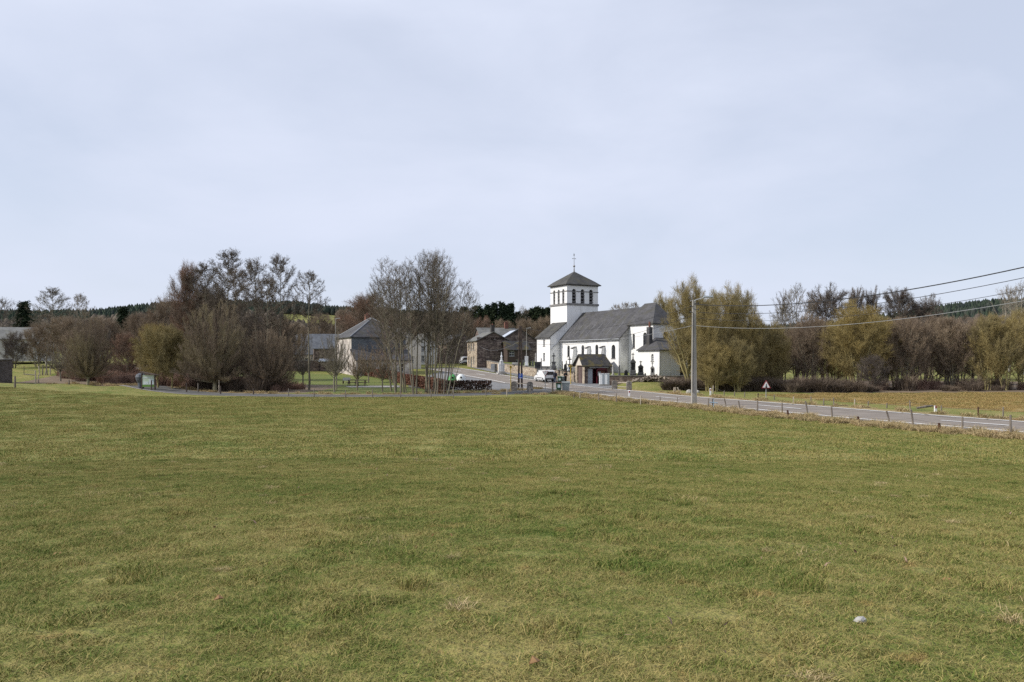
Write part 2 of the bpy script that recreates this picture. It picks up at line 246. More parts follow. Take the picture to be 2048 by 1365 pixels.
class MB:
    def __init__(s): s.v = []; s.f = []
    def add(s, vs, fs):
        n = len(s.v); s.v += [tuple(map(float, p)) for p in vs]; s.f += [tuple(n+i for i in f) for f in fs]; return s
    def box(s, c, d, rz=0, bev=0):
        cx, cy, cz = c; dx, dy, dz = d[0]/2, d[1]/2, d[2]/2; co, si = math.cos(rz), math.sin(rz)
        P = []
        if bev:
            b = min(bev, dx*.9, dy*.9, dz*.9)
            for z, i in ((-dz, b), (-dz+b, 0), (dz-b, 0), (dz, b)):
                for x, y in ((-dx+i, -dy+i+0), (dx-i, -dy+i), (dx-i, dy-i), (-dx+i, dy-i)): P.append((cx+x*co-y*si, cy+x*si+y*co, cz+z))
            fs = [(3, 2, 1, 0), (12, 13, 14, 15)]
            for k in range(3):
                for j in range(4): a = k*4+j; c2 = k*4+(j+1) % 4; fs.append((a, c2, c2+4, a+4))
            return s.add(P, fs)
        for z in (-dz, dz):
            for x, y in ((-dx, -dy), (dx, -dy), (dx, dy), (-dx, dy)): P.append((cx+x*co-y*si, cy+x*si+y*co, cz+z))
        return s.add(P, [(3, 2, 1, 0), (4, 5, 6, 7), (0, 1, 5, 4), (1, 2, 6, 5), (2, 3, 7, 6), (3, 0, 4, 7)])
    def prism(s, poly, z0, z1):
        """poly CCW list of (x,y); z0,z1 numbers or lists"""
        n = len(poly); a = z0 if hasattr(z0, '__len__') else [z0]*n; b = z1 if hasattr(z1, '__len__') else [z1]*n
        P = [(p[0], p[1], a[i]) for i, p in enumerate(poly)]+[(p[0], p[1], b[i]) for i, p in enumerate(poly)]
        return s.add(P, [tuple(range(n-1, -1, -1)), tuple(range(n, 2*n))]+[(i, (i+1) % n, (i+1) % n+n, i+n) for i in range(n)])
    def tube(s, pts, rad, n=8, cap=True):
        pts = [Vector(p) for p in pts]; rad = rad if hasattr(rad, '__len__') else [rad]*len(pts); P = []; fs = []
        for i, p in enumerate(pts):
            d = (pts[min(i+1, len(pts)-1)]-pts[max(i-1, 0)]).normalized()
            a = d.cross(Vector((0, 1, .03)) if abs(d.y) < .9 else Vector((1, 0, 0))).normalized(); b = d.cross(a)
            for k in range(n): t = 2*math.pi*k/n; P.append(p+(a*math.cos(t)+b*math.sin(t))*rad[i])
        for i in range(len(pts)-1):
            for k in range(n): q = (k+1) % n; fs.append((i*n+k, (i+1)*n+k, (i+1)*n+q, i*n+q))
        if cap: fs += [tuple(range(n)), tuple(range((len(pts)-1)*n+n-1, (len(pts)-1)*n-1, -1))]
        return s.add(P, fs)
    def lathe(s, c, prof, n=12):
        """prof: (r,z) pairs bottom to top"""
        P = []; fs = []
        for r, z in prof:
            for k in range(n): t = 2*math.pi*(k+.5)/n; P.append((c[0]+r*math.cos(t), c[1]+r*math.sin(t), c[2]+z))
        for i in range(len(prof)-1):
            for k in range(n): q = (k+1) % n; fs.append((i*n+k, i*n+q, (i+1)*n+q, (i+1)*n+k))
        fs += [tuple(range(n-1, -1, -1)), tuple(range((len(prof)-1)*n, len(prof)*n))]
        return s.add(P, fs)
    def slab(s, q, t=.12, dirn=(0, 0, -1)):
        """thick polygon: q top corners, thickened along dirn"""
        n = len(q); d = Vector(dirn)*t; P = [Vector(p) for p in q]+[Vector(p)+d for p in q]
        return s.add(P, [tuple(range(n)), tuple(range(2*n-1, n-1, -1))]+[(i, i+n, (i+1) % n+n, (i+1) % n) for i in range(n)])
    def build(s, name, m, parent=None, smooth=False, label=None):
        """vertices are given in world space; a parented part is stored relative to its parent's position"""
        off = Vector((0, 0, 0)); p = parent
        while p is not None: off += p.location; p = p.parent
        me = bpy.data.meshes.new(name); me.from_pydata([tuple(Vector(v)-off) for v in s.v], [], s.f)
        me.materials.append(m); me.validate(); me.update()
        if smooth: me.shade_smooth()
        o = bpy.data.objects.new(name, me); link(o, parent)
        if label: o['label'] = label
        return o
def based(o, loc):
    """move the origin of a single-mesh thing to its base without moving it"""
    o.data.transform(__import__('mathutils').Matrix.Translation(-Vector(loc))); o.location = loc; return o
def copy_tree(o, parent=None):
    c = o.copy(); COL.objects.link(c); c.parent = parent
    for ch in o.children: copy_tree(ch, c)
    return c
def wallp(mb, p0, p1, z0, z1, ops=(), dep=.22):
    """wall face from p0 to p1 (outward on the right-hand side) with real openings. ops: (s, zb, w, h, arch)"""
    d = Vector((p1[0]-p0[0], p1[1]-p0[1], 0)); Ln = d.length; d /= Ln; o = Vector((p0[0], p0[1], 0)); nrm = Vector((d.y, -d.x, 0))
    P = lambda s, z, k=0: o+d*s-nrm*k+Vector((0, 0, z))
    xs = sorted({0, Ln} | {a for q in ops for a in (q[0]-q[2]/2, q[0]+q[2]/2)}); zs = sorted({z0, z1} | {a for q in ops for a in (q[1], q[1]+q[3])})
    for i in range(len(xs)-1):
        for j in range(len(zs)-1):
            mx_, mz = (xs[i]+xs[i+1])/2, (zs[j]+zs[j+1])/2
            if any(abs(mx_-q[0]) < q[2]/2 and q[1] < mz < q[1]+q[3] for q in ops): continue
            mb.add([P(xs[i], zs[j]), P(xs[i+1], zs[j]), P(xs[i+1], zs[j+1]), P(xs[i], zs[j+1])], [(0, 1, 2, 3)])
    for s, zb, w, hh, arch in ops:
        l, r = s-w/2, s+w/2; zt = zb+hh
        pts = [(l, zb), (r, zb)]
        if arch:
            zc = zt-w/2; arc = [(s+w/2*math.cos(math.pi*k/8), zc+w/2*math.sin(math.pi*k/8)) for k in range(9)]
            for k in range(4): mb.add([P(r, zt), P(*arc[k+1]), P(*arc[k])], [(0, 1, 2)]); mb.add([P(l, zt), P(*arc[8-k]), P(*arc[7-k])], [(0, 1, 2)])
            pts += arc
        else: pts += [(r, zt), (l, zt)]
        for k in range(len(pts)):
            a, b = pts[k], pts[(k+1) % len(pts)]
            mb.add([P(*a), P(*b), P(*b, dep), P(*a, dep)], [(0, 3, 2, 1)])
    return P, d, nrm
def window(parent, P, op, dep=.2, bars=(1, 1), fm='frame', name='window', sill=True, pane='glass', bw=.07):
    """frame > pane + sill in an opening of wallp; P is its point function"""
    s, zb, w, hh, arch = op; l, r, zt = s-w/2, s+w/2, zb+hh
    f = MB()
    def bar(a, b, c, e): f.add([P(a, b, dep-.05), P(c, b, dep-.05), P(c, e, dep-.05), P(a, e, dep-.05), P(a, b, dep), P(c, b, dep), P(c, e, dep), P(a, e, dep)], [(0, 1, 2, 3), (0, 4, 5, 1), (1, 5, 6, 2), (2, 6, 7, 3), (3, 7, 4, 0)])
    bar(l, zb, l+bw, zt-(w/2 if arch else 0)); bar(r-bw, zb, r, zt-(w/2 if arch else 0)); bar(l+bw, zb, r-bw, zb+bw)
    if not arch: bar(l+bw, zt-bw, r-bw, zt)
    for k in range(1, bars[0]+1): x = l+w*k/(bars[0]+1); bar(x-bw/3, zb+bw, x+bw/3, zt-bw)
    for k in range(1, bars[1]+1): z = zb+hh*k/(bars[1]+1); bar(l+bw, z-bw/3, r-bw, z+bw/3)
    o = f.build(name, M[fm], parent)
    g = MB(); arc = [(s+w/2*math.cos(math.pi*k/8), zt-w/2+w/2*math.sin(math.pi*k/8)) for k in range(9)] if arch else [(r, zt), (l, zt)]
    pts = [(l, zb), (r, zb)]+arc; g.add([P(*q, dep-.005) for q in pts], [tuple(range(len(pts)))]); g.build('pane', M[pane], o)
    if sill:
        q = MB(); q.add([P(l-.08, zb-.1, -.06), P(r+.08, zb-.1, -.06), P(r+.08, zb, -.06), P(l-.08, zb, -.06), P(l-.08, zb-.1, .1), P(r+.08, zb-.1, .1), P(r+.08, zb+.02, .1), P(l-.08, zb+.02, .1)], [(0, 1, 2, 3), (3, 2, 6, 7), (0, 3, 7, 4), (1, 5, 6, 2), (0, 4, 5, 1)]); q.build('sill', M['band'], o)
    return o
# ------------------------------------------------------------------ ground
def axis(lo, hi, step, far_lo, far_hi, g=1.12):
    a = list(np.arange(lo, hi+.01, step)); s = step; v = hi
    while v < far_hi: s *= g; v += min(s, 34); a.append(v)
    s = step; v = lo; b = []
    while v > far_lo: s *= g; v -= min(s, 34); b.append(v)
    return np.array(b[::-1]+a)
xs = axis(-62, 62, 1, -1500, 1500); ys = axis(-4, 205, 1, -160, 1500)
XX, YY = np.meshgrid(xs, ys); ZZ = hf(XX, YY); nx, ny = len(xs), len(ys)
ii, jj = np.meshgrid(np.arange(nx-1), np.arange(ny-1)); q0 = (jj*nx+ii).ravel()
gme = np_mesh('ground', np.stack([XX.ravel(), YY.ravel(), ZZ.ravel()], 1), np.stack([q0, q0+1, q0+nx+1, q0+nx], 1), M['field'], True)
gnd = link(bpy.data.objects.new('ground', gme)); tag(gnd, kind='structure')
def sample(pts, step=1.0):
    out = []
    for a, b in zip(pts[:-1], pts[1:]):
        n = max(1, int(math.dist(a, b)/step))
        for k in range(n): out.append((a[0]+(b[0]-a[0])*k/n, a[1]+(b[1]-a[1])*k/n))
    return out+[pts[-1]]
def smoothline(pts, it=2):
    for _ in range(it):
        q = [pts[0]]
        for a, b in zip(pts[:-1], pts[1:]): q += [(a[0]*.75+b[0]*.25, a[1]*.75+b[1]*.25), (a[0]*.25+b[0]*.75, a[1]*.25+b[1]*.75)]
        pts = q+[pts[-1]]
    return pts
def offs(line, o):
    out = []
    for i, p in enumerate(line):
        a, b = line[max(i-1, 0)], line[min(i+1, len(line)-1)]; d = Vector((b[0]-a[0], b[1]-a[1])).normalized(); out.append((p[0]+d.y*o, p[1]-d.x*o))
    return out
def ribbon(name, line, o1, o2, lift, m, kind='structure', across=1, mask=None, base=None):
    line = sample(line, 1.0); rows = [offs(line, o1+(o2-o1)*k/across) for k in range(across+1)]; mb = MB(); n = len(line)
    mb.v = [(x, y, (base or h)(x, y)+lift) for r_ in rows for x, y in r_]
    for k in range(across):
        for i in range(n-1):
            if mask and not mask(i): continue
            mb.f.append((k*n+i, (k+1)*n+i, (k+1)*n+i+1, k*n+i+1))
    o = mb.build(name, m); tag(o, kind=kind); return o
# far half of the main road follows the pixels of its two edge lines up the village
far = [G(*p) for p in ((1031, 762), (973, 752.5), (930, 744.5), (905, 740.5), (880, 737))]
RC = smoothline(ROADC+far, 3)
ribbon('road', RC, -3.9, 3.9, .05, M['asphalt'], across=6)
# markings
ribbon('road_marking', RC, -3.36, -3.13, .08, M['paint']); ribbon('road_marking', RC, 3.1, 3.33, .08, M['paint'])
RS = sample(RC, 1.0); ribbon('road_marking', RC, -.1, .1, .08, M['paint'], mask=lambda i: i % 10 < 3)
def road_x(y):
    b = min(RS, key=lambda p: abs(p[1]-y)); return b[0]
# patch sheets (conforming grids cut to polygons)
def inside(x, y, P):
    c = False; j = len(P)-1
    for i in range(len(P)):
        if (P[i][1] > y) != (P[j][1] > y) and x < (P[j][0]-P[i][0])*(y-P[i][1])/(P[j][1]-P[i][1])+P[i][0]: c = not c
        j = i
    return c
def sheet(name, poly, lift, m, step=.5, kind='structure'):
    xs_ = np.arange(min(p[0] for p in poly), max(p[0] for p in poly)+step, step); ys_ = np.arange(min(p[1] for p in poly), max(p[1] for p in poly)+step, step)
    idx = {}; mb = MB()
    def vid(i, j):
        if (i, j) not in idx:
            idx[(i, j)] = len(mb.v); mb.v.append((xs_[i], ys_[j], h(xs_[i], ys_[j])+lift))
        return idx[(i, j)]
    for i in range(len(xs_)-1):
        for j in range(len(ys_)-1):
            if inside((xs_[i]+xs_[i+1])/2, (ys_[j]+ys_[j+1])/2, poly): mb.f.append((vid(i, j), vid(i+1, j), vid(i+1, j+1), vid(i, j+1)))
    o = mb.build(name, m); tag(o, kind=kind); return o
# the side road along the pasture, the parking ground by the junction
SR = smoothline([(-56, 116), (-48, 101), (-42.5, 90), (-35, 82.5), (-24, 76.8), (-12, 75.5), (-3, 79.5), (2.5, 85.5), (6.5, 92)], 3)
ribbon('side_road', SR, -2.2, 2.2, .03, M['sidetar'], across=4)
ribbon('side_road_edge', SR, 2.2, 2.55, .028, M['gravel'])
LOT = [(3.6, 86.5), (5.2, 92), (4.6, 100), (0, 122), (-8, 150), (-14, 150), (-16, 120), (-13, 100), (-9, 92), (-1.6, 89), (.2, 86.5)]
sheet('parking_ground', LOT, .022, M['dasphalt'])
PAVE = [(7.6, 116), (9.0, 105), (11.6, 96), (13.2, 99), (13.6, 107), (14.2, 115), (9.4, 121), (3, 136.5), (-1, 152), (-6, 168), (-9, 168), (-4, 150), (1.0, 136)]
sheet('pavement', PAVE, .07, M['dasphalt'])
sheet('gravel_path', [G(*p) for p in ((688, 773), (800, 772), (800, 775.5), (700, 775.5))], .03, M['gravel'], .4)
LAWN = [(-40, 90), (-30, 84), (-22, 81), (-9, 80), (-4, 84), (-2, 88), (-9.5, 91), (-14, 100), (-18, 120), (-22, 138), (-60, 150), (-60, 100)]
sheet('lawn', LAWN, .012, M['lawn'], 1.0)
# meadow beyond the road: brown turf
RM = [(23, 84), (27, 60), (32.5, 46), (46, 20), (120, 20), (140, 93), (60, 88), (40, 88.5)]
sheet('meadow', [(25, 76), (27.5, 64), (33, 52.5), (52, 30), (120, 20), (120, 80), (60, 80), (34, 80.5)], .012, M['brownfield'], 1.0)
sheet('woodland_floor', [(27, 87), (31, 82.5), (45, 83.5), (82, 84), (95, 120), (30, 128), (25, 100)], .018, M['floor'], 1.0)
sheet('woodland_floor', [(-62, 97), (-52, 95.5), (-46, 90), (-36, 86), (-26, 82), (-21.5, 83), (-23, 108), (-62, 128)], .016, M['floor'], 1.0)
def verge(name, line, o1, o2): return ribbon(name, line, o1, o2, .016, M['verge'], across=3)
RN = RS[:]  # road samples
verge('verge', [p for p in RS if p[1] < 84], -6.2, -3.9); verge('verge', [p for p in RS if p[1] < 100], 3.9, 5.6)
verge('verge', SR, -3.6, -2.4)

# ------------------------------------------------------------------ cemetery terrace (retained by its walls)
def hs(x, y): return 1.2+.036*float(np.clip(y-105, 0, 60))
CEM = [(9.9, 121), (14.6, 119.5), (14.3, 114.5), (13.3, 106.6), (24.6, 104.6), (36, 108), (38, 130), (20, 165), (2, 182), (-6.7, 173), (-1.8, 152.5), (3.6, 137)]
cz = [hs(*p) for p in CEM]
cem = MB(); cem.prism([(p[0], p[1]) for p in CEM], [-.4]*len(CEM), cz); tag(cem.build('cemetery_ground', M['lawn']), kind='structure')
def stone_wall(name, label, pts, top, mt, thick=.4, base=None, group=None, cat='wall'):
    pts = sample(pts, 2.0); o = offs(pts, thick/2); i = offs(pts, -thick/2); n = len(pts); c = pts[0]
    r = thing(name, label, cat, (c[0], c[1], h(*c)), group=group)
    b = MB(); k = MB()
    V = [(x, y, h(x, y)-.3) for x, y in o]+[(x, y, h(x, y)-.3) for x, y in i]+[(x, y, top(x, y)) for x, y in o]+[(x, y, top(x, y)) for x, y in i]
    Fc = []
    for a in range(n-1): Fc += [(a, a+1, a+1+2*n, a+2*n), (a+n+1, a+n, a+3*n, a+1+3*n), (a+2*n, a+1+2*n, a+1+3*n, a+3*n)]
    Fc += [(0, 2*n, 3*n, n), (n-1, 2*n-1, 4*n-1, 3*n-1)]
    b.add(V, Fc); b.build('masonry', mt, r)
    oo, io = offs(pts, thick/2+.05), offs(pts, -thick/2-.05)
    random.seed(3)
    V = []
    for q, dz in ((oo, .003), (io, .003), (oo, .1), (io, .1)): V += [(x, y, top(x, y)+dz+(random.uniform(-.02, .02) if dz > .01 else 0)) for x, y in q]
    Fc = []
    for a in range(n-1): Fc += [(a, a+1, a+1+2*n, a+2*n), (a+n+1, a+n, a+3*n, a+1+3*n), (a+2*n, a+1+2*n, a+1+3*n, a+3*n), (a, a+n, a+n+1, a+1)]
    Fc += [(0, 2*n, 3*n, n), (n-1, 2*n-1, 4*n-1, 3*n-1)]
    k.add(V, Fc); k.build('coping', M['walltop'], r); return r
stone_wall('cemetery_wall', 'long buff stone wall along the street below the church', [(-6.9, 172.8), (-2.0, 152.3), (3.4, 136.8), (9.7, 120.8)], lambda x, y: h(x, y)+1.55+.0*y, M['stonelt'])
stone_wall('cemetery_wall', 'low dark wall behind the rubble heap, under the tall gravestones', [(13.1, 106.4), (24.8, 104.3), (37, 107.5)], lambda x, y: 1.32, M['stone'])
stone_wall('cemetery_wall', 'short wall end behind the white utility cabinets', [(14.1, 114.2), (13.15, 107.0)], lambda x, y: 1.3, M['stone'])

# ------------------------------------------------------------------ the church
AL = R(61); E = Vector((math.cos(AL), -math.sin(AL))); NV = Vector((-math.sin(AL), -math.cos(AL))); CO = Vector((9.18, 131.0))
def C2(a, b): p = CO+E*a+NV*b; return (p.x, p.y)
def C3(a, b, z): p = CO+E*a+NV*b; return (p.x, p.y, z)
ch = thing('church', 'white limewashed church with square belfry tower and long slate nave roof', 'church', C3(0, 0, 1.4))
GZ = 1.0
# tower
tw = MB(); TA, TB, TH = -5.2, -6.3, 16.3
opsN = [(5.2*f, 13.08, .66, 2.4, True) for f in (.23, .5, .78)]; opsE = [(6.3*f, 13.08, .8, 2.4, True) for f in (.225, .5, .775)]
walls = [(C2(TA, 0), C2(0, 0), opsN), (C2(0, 0), C2(0, TB), opsE), (C2(0, TB), C2(TA, TB), opsN), (C2(TA, TB), C2(TA, 0), opsE)]
Ps = [wallp(tw, a, b, GZ, TH, o, .35)[0] for a, b, o in walls]
tow = tw.build('tower_wall', M['white'], ch)
for (a, b, ops), P in zip(walls[:2]+walls[2:], Ps):
    for s, zb, w, hh, ar in ops:
        k = MB(); pts = [(s-w/2, zb), (s+w/2, zb)]+[(s+w/2*math.cos(math.pi*q/8), zb+hh-w/2+w/2*math.sin(math.pi*q/8)) for q in range(9)]
        k.add([P(*q, .34) for q in pts], [tuple(range(len(pts)))]); bo = k.build('belfry_opening', M['black'], ch)
        lv = MB()
        for z in (.35, .9, 1.45, 1.95):
            ww = w/2 if z < hh-w/2-.05 else w/2*.8
            lv.add([P(s-ww, zb+z-.16, .03), P(s+ww, zb+z-.16, .03), P(s+ww, zb+z+.14, .3), P(s-ww, zb+z+.14, .3), P(s-ww, zb+z-.2, .03), P(s+ww, zb+z-.2, .03), P(s+ww, zb+z+.1, .3), P(s-ww, zb+z+.1, .3)], [(0, 1, 2, 3), (7, 6, 5, 4), (0, 4, 5, 1), (0, 3, 7, 4), (1, 5, 6, 2)])
        lv.build('louvre', M['louvre'], bo)
def band(z0, z1, out, name='cornice'):
    m = MB(); o = [C2(TA-out, out), C2(out, out), C2(out, TB-out), C2(TA-out, TB-out)]; m.prism(o[::-1] if False else o, z0, z1)
    return m.build(name, M['band'], ch)
def ring(z0, z1, out, ops_skip, name='cornice'):
    """band split between the belfry openings, proud of each wall"""
    for (a, b, ops), P in zip(walls, Ps):
        Ln = math.dist(a, b); cuts = [-out]
        for s, zb, w, hh, ar in ops:
            if ops_skip: cuts += [s-w/2, s+w/2]
        cuts.append(Ln+out)
        for i in range(0, len(cuts), 2):
            l, r = cuts[i], cuts[i+1]; m = MB()
            m.add([P(l, z0, -out), P(r, z0, -out), P(r, z1, -out), P(l, z1, -out), P(l, z0, 0), P(r, z0, 0), P(r, z1, 0), P(l, z1, 0)], [(0, 1, 2, 3), (3, 2, 6, 7), (0, 4, 5, 1), (0, 3, 7, 4), (1, 5, 6, 2)]); m.build(name, M['band'], ch)
ring(12.72, 13.06, .13, False); ring(15.0, 15.14, .07, True); ring(16.0, 16.28, .05, False)
rf = MB(); ov = .42; cx_, cy_ = TA/2, TB/2
def pyr(o, z): return [C3(TA-o, o, z), C3(o, o, z), C3(o, TB-o, z), C3(TA-o, TB-o, z)]
k0, k1, k2 = pyr(ov, 16.24), pyr(-.35, 16.9), None; ap = C3(cx_, cy_, 18.75)
rf.add(pyr(ov, 16.14)+k0+k1+[ap], [(3, 2, 1, 0)]+[(i, (i+1) % 4, (i+1) % 4+4, i+4) for i in range(4)]+[(i+4, (i+1) % 4+4, (i+1) % 4+8, i+8) for i in range(4)]+[(i+8, (i+1) % 4+8, 12) for i in range(4)])
rf.build('tower_roof', M['slate2'], ch)
cx3 = Vector(C3(cx_, cy_, 0)); s = MB(); s.tube([cx3+Vector((0, 0, 18.6)), cx3+Vector((0, 0, 19.5))], [.13, .06]); s.lathe((cx3.x, cx3.y, 19.45), [(.05, 0), (.17, .1), (.2, .2), (.17, .3), (.04, .4)])
s.tube([cx3+Vector((0, 0, 19.8)), cx3+Vector((0, 0, 21.7))], [.045, .03]); s.tube([cx3+Vector((-.28, -.1, 20.95)), cx3+Vector((.28, .1, 20.95))], .035)
for sx in (-1, 1): s.lathe((cx3.x+.28*sx, cx3.y+.1*sx, 20.88), [(.02, 0), (.07, .07), (.02, .14)], 8)
s.add([cx3+Vector(p) for p in ((-.12, -.02, 21.5), (.0, 0, 21.42), (.13, .02, 21.55), (.03, .02, 21.75), (-.02, 0, 21.95), (-.07, -.02, 21.7))]+[cx3+Vector(p)+Vector((0, .03, 0)) for p in ((-.12, -.02, 21.5), (.0, 0, 21.42), (.13, .02, 21.55), (.03, .02, 21.75), (-.02, 0, 21.95), (-.07, -.02, 21.7))], [tuple(range(6)), tuple(range(11, 5, -1))]+[(i, i+6, (i+1) % 6+6, (i+1) % 6) for i in range(6)])
s.build('spire_cross', M['gilt'], ch)
# lean-to stair annex on the tower's sunny side
an = MB(); A0, A1, B1 = -4.5, -.2, 3.15
op = [(4.3*.54, 5.85, .6, 1.1, False), (4.3*.54, 3.45, .6, 1.25, False)]
P, _, _ = wallp(an, C2(A0, B1), C2(A1, B1), GZ, 7.45, op)
for a in (A1, A0):
    q = [C3(a, B1, GZ), C3(a, 0, GZ), C3(a, 0, 9.75), C3(a, B1, 7.45)]; an.add(q, [(0, 1, 2, 3) if a == A1 else (3, 2, 1, 0)])
an.build('annex_wall', M['white'], ch)
for o_ in op: window(ch, P, o_, bars=(1, 2), bw=.06)
r_ = MB(); r_.slab([C3(A0-.15, B1+.32, 7.3), C3(A1+.15, B1+.32, 7.3), C3(A1+.15, 0.01, 9.9), C3(A0-.15, .01, 9.9)], .14); r_.build('annex_roof', M['slate2'], ch)
MB().tube([C3(A1+.08, B1+.05, 1.9), C3(A1+.08, B1+.05, 7.2)], .05).build('downpipe', M['lead'], ch)
MB().tube([C3(A1+.12, B1-.1, 5.3), C3(A1+.12, 2.4, 5.9), C3(.1, 1.34, 6.7)], .05).build('downpipe', M['lead'], ch)
pl = MB(); q = [C2(A0-.03, B1+.04), C2(A1+.04, B1+.04)]; pl.add([(*q[0], 1), (*q[1], 1), (*q[1], 2.5), (*q[0], 2.5)], [(0, 1, 2, 3)]); pl.build('plinth', M['plinth'], ch)
# nave
NB, NBB, NL, NE, NR_, NZ = 1.28, -7.58, 16.4, 6.95, -3.15, 11.4
opn = [(2.43, 4.1, .72, 1.8, True), (6.56, 4.1, .74, 1.8, True), (10.4, 4.1, .78, 1.8, True), (14.7, 3.75, .95, 2.05, True)]
nv = MB(); P, _, _ = wallp(nv, C2(0, NB), C2(NL, NB), GZ, NE+.05, opn)
wallp(nv, C2(NL, NBB), C2(0, NBB), GZ, NE+.05)
nv.add([C3(0, NB, GZ), C3(0, NBB, GZ), C3(0, NBB, NE), C3(0, NR_, NZ-.1), C3(0, NB, NE)], [(4, 3, 2, 1, 0)])
nv.build('nave_wall', M['white'], ch)
ee = MB(); ee.add([C3(NL, NB, GZ), C3(NL, NBB, GZ), C3(NL, NBB, NE), C3(NL, NR_, NZ-.1), C3(NL, NB, NE)], [(0, 1, 2, 3, 4)]); ee.build('nave_end_wall', M['stain'], ch)
for o_ in opn: window(ch, P, o_, bars=(1, 5), fm='iron', bw=.05)
nr = MB(); e1, e2 = -.0, .28; dz = (NZ-NE)/(NB-NR_); oh = .35
nr.slab([C3(.02, NB+oh, NE-oh*dz+.12), C3(NL+e2, NB+oh, NE-oh*dz+.12), C3(NL+e2, NR_, NZ+.12), C3(.02, NR_, NZ+.12)], .16)
nr.slab([C3(.02, NR_, NZ+.118), C3(NL+e2, NR_, NZ+.118), C3(NL+e2, NBB-oh, NE-oh*dz+.12), C3(.02, NBB-oh, NE-oh*dz+.12)], .16)
nr.build('nave_roof', M['slate'], ch)
st = MB()          # pale lead flashings laid down the slates
for a in (1.6, 3.4, 5.2, 7.0, 8.8, 10.6, 12.4, 14.2):
    z = lambda b: NE+(NB-b)*dz+.145
    st.add([C3(a, NB-.2, z(NB-.2)), C3(a+.09, NB-.2, z(NB-.2)), C3(a+.09, NB-2.3, z(NB-2.3)), C3(a, NB-2.3, z(NB-2.3))], [(0, 1, 2, 3)])
st.build('roof_flashing', mat('slate_line', (.2, .2, .21), (.15, .15, .155), 2), ch)
MB().tube([C3(.1, NB+oh+.05, NE-.3), C3(NL+.2, NB+oh+.05, NE-.32)], .07).build('gutter', M['lead'], ch)
MB().tube([C3(NL-.15, NB+.35, NE-.35), C3(NL-.12, NB+.12, NE-.75), C3(NL-.12, NB+.12, 1.6)], .06).build('downpipe', M['lead'], ch)
for a in (4.5, 8.42, 12.3):
    b_ = MB(); w = .3
    b_.add([C3(a-w, NB+1.25, GZ), C3(a+w, NB+1.25, GZ), C3(a+w, NB, GZ), C3(a-w, NB, GZ), C3(a-w, NB+.62, 5.4), C3(a+w, NB+.62, 5.4), C3(a+w, NB, 5.62), C3(a-w, NB, 5.62)], [(0, 1, 5, 4), (1, 2, 6, 5), (3, 0, 4, 7)])
    bo = b_.build('buttress', M['white'], ch); MB().slab([C3(a-w-.06, NB+.75, 5.42), C3(a+w+.06, NB+.75, 5.42), C3(a+w+.06, NB, 5.7), C3(a-w-.06, NB, 5.7)], .07).build('buttress_cap', M['slate'], bo)
# choir
CB, CE, CZ, CL = -.32, 8.75, 12.0, 22.0
poly = [(NL+.003, CB), (CL, CB), (CL, -4.5), (20.4, -6.0), (NL+.003, -6.0)]
cw = MB(); opc = [(1.15, 5.3, .55, 2.1, True), (3.75, 5.3, .85, 2.2, True)]; opd = [(2.3, 5.4, .85, 2.2, True)]
P1, _, _ = wallp(cw, C2(*poly[0]), C2(*poly[1]), GZ, CE, opc); P2, _, _ = wallp(cw, C2(*poly[1]), C2(*poly[2]), GZ, CE, opd)
for i in (2, 3): wallp(cw, C2(*poly[i]), C2(*poly[i+1]), GZ, CE)
wallp(cw, C2(*poly[4]), C2(*poly[0]), NE, CE)
cw.build('choir_wall', M['white'], ch)
for o_ in opc: window(ch, P1, o_, bars=(1, 5), fm='iron', bw=.05)
for o_ in opd: window(ch, P2, o_, bars=(1, 5), fm='iron', bw=.05)
cr_ = MB(); o = .3; pe = [(NL-.3, CB+o), (CL+o, CB+o), (CL+o, -4.6-o*.4), (20.5+o*.4, -6-o), (NL-.3, -6-o)]
r0, r1 = C3(NL+.2, NR_, CZ), C3(19.2, NR_, CZ); w0 = C3(NL-.85, NR_, 11.5)
top = [C3(a, b, CE+.02) for a, b in pe]; bot = [C3(a, b, CE-.12) for a, b in pe]
cr_.add(bot+top+[r0, r1, w0], [(4, 3, 2, 1, 0)]+[(i, (i+1) % 5, (i+1) % 5+5, i+5) for i in range(5)]+[(5, 6, 11, 10), (6, 7, 11), (7, 8, 11), (8, 9, 10, 11), (9, 12, 10), (12, 5, 10)])
cr_.build('choir_roof', M['slate'], ch)
# sacristy
SA0, SA1, SB0, SB1, SE, SZ = CL+.003, 26.75, 2.4, -4.1, 4.92, 6.7
sw = MB(); ops1 = [(3.2, 3.35, .55, 1.0, True)]; ops2 = [(3.95, 1.35, .8, 1.25, False)]
P1, _, _ = wallp(sw, C2(SA0, SB0), C2(SA1, SB0), GZ, SE, ops1); P2, _, _ = wallp(sw, C2(SA1, SB0), C2(SA1, SB1), GZ, SE, ops2); wallp(sw, C2(SA1, SB1), C2(SA0, SB1), GZ, SE); wallp(sw, C2(SA0, CB), C2(SA0, SB0), GZ, SE)
sw.build('sacristy_wall', M['white'], ch)
window(ch, P1, ops1[0], bars=(1, 2)); window(ch, P2, ops2[0], bars=(0, 0), fm='band', sill=False, bw=.1, pane='black')
o = .28; e = [(SA0-.05, SB0+o), (SA1+o, SB0+o), (SA1+o, SB1-o), (SA0-.05, SB1-o)]; sr = MB()
tp = [C3(a, b, SE) for a, b in e]; bt = [C3(a, b, SE-.12) for a, b in e]
sr.add(bt+tp+[C3(SA0+.02, -.75, SZ), C3(SA0+.02, -3.0, SZ)], [(3, 2, 1, 0)]+[(i, (i+1) % 4, (i+1) % 4+4, i+4) for i in range(4)]+[(4, 5, 8), (5, 6, 9, 8), (6, 7, 9)])
sr.build('sacristy_roof', M['slate'], ch)
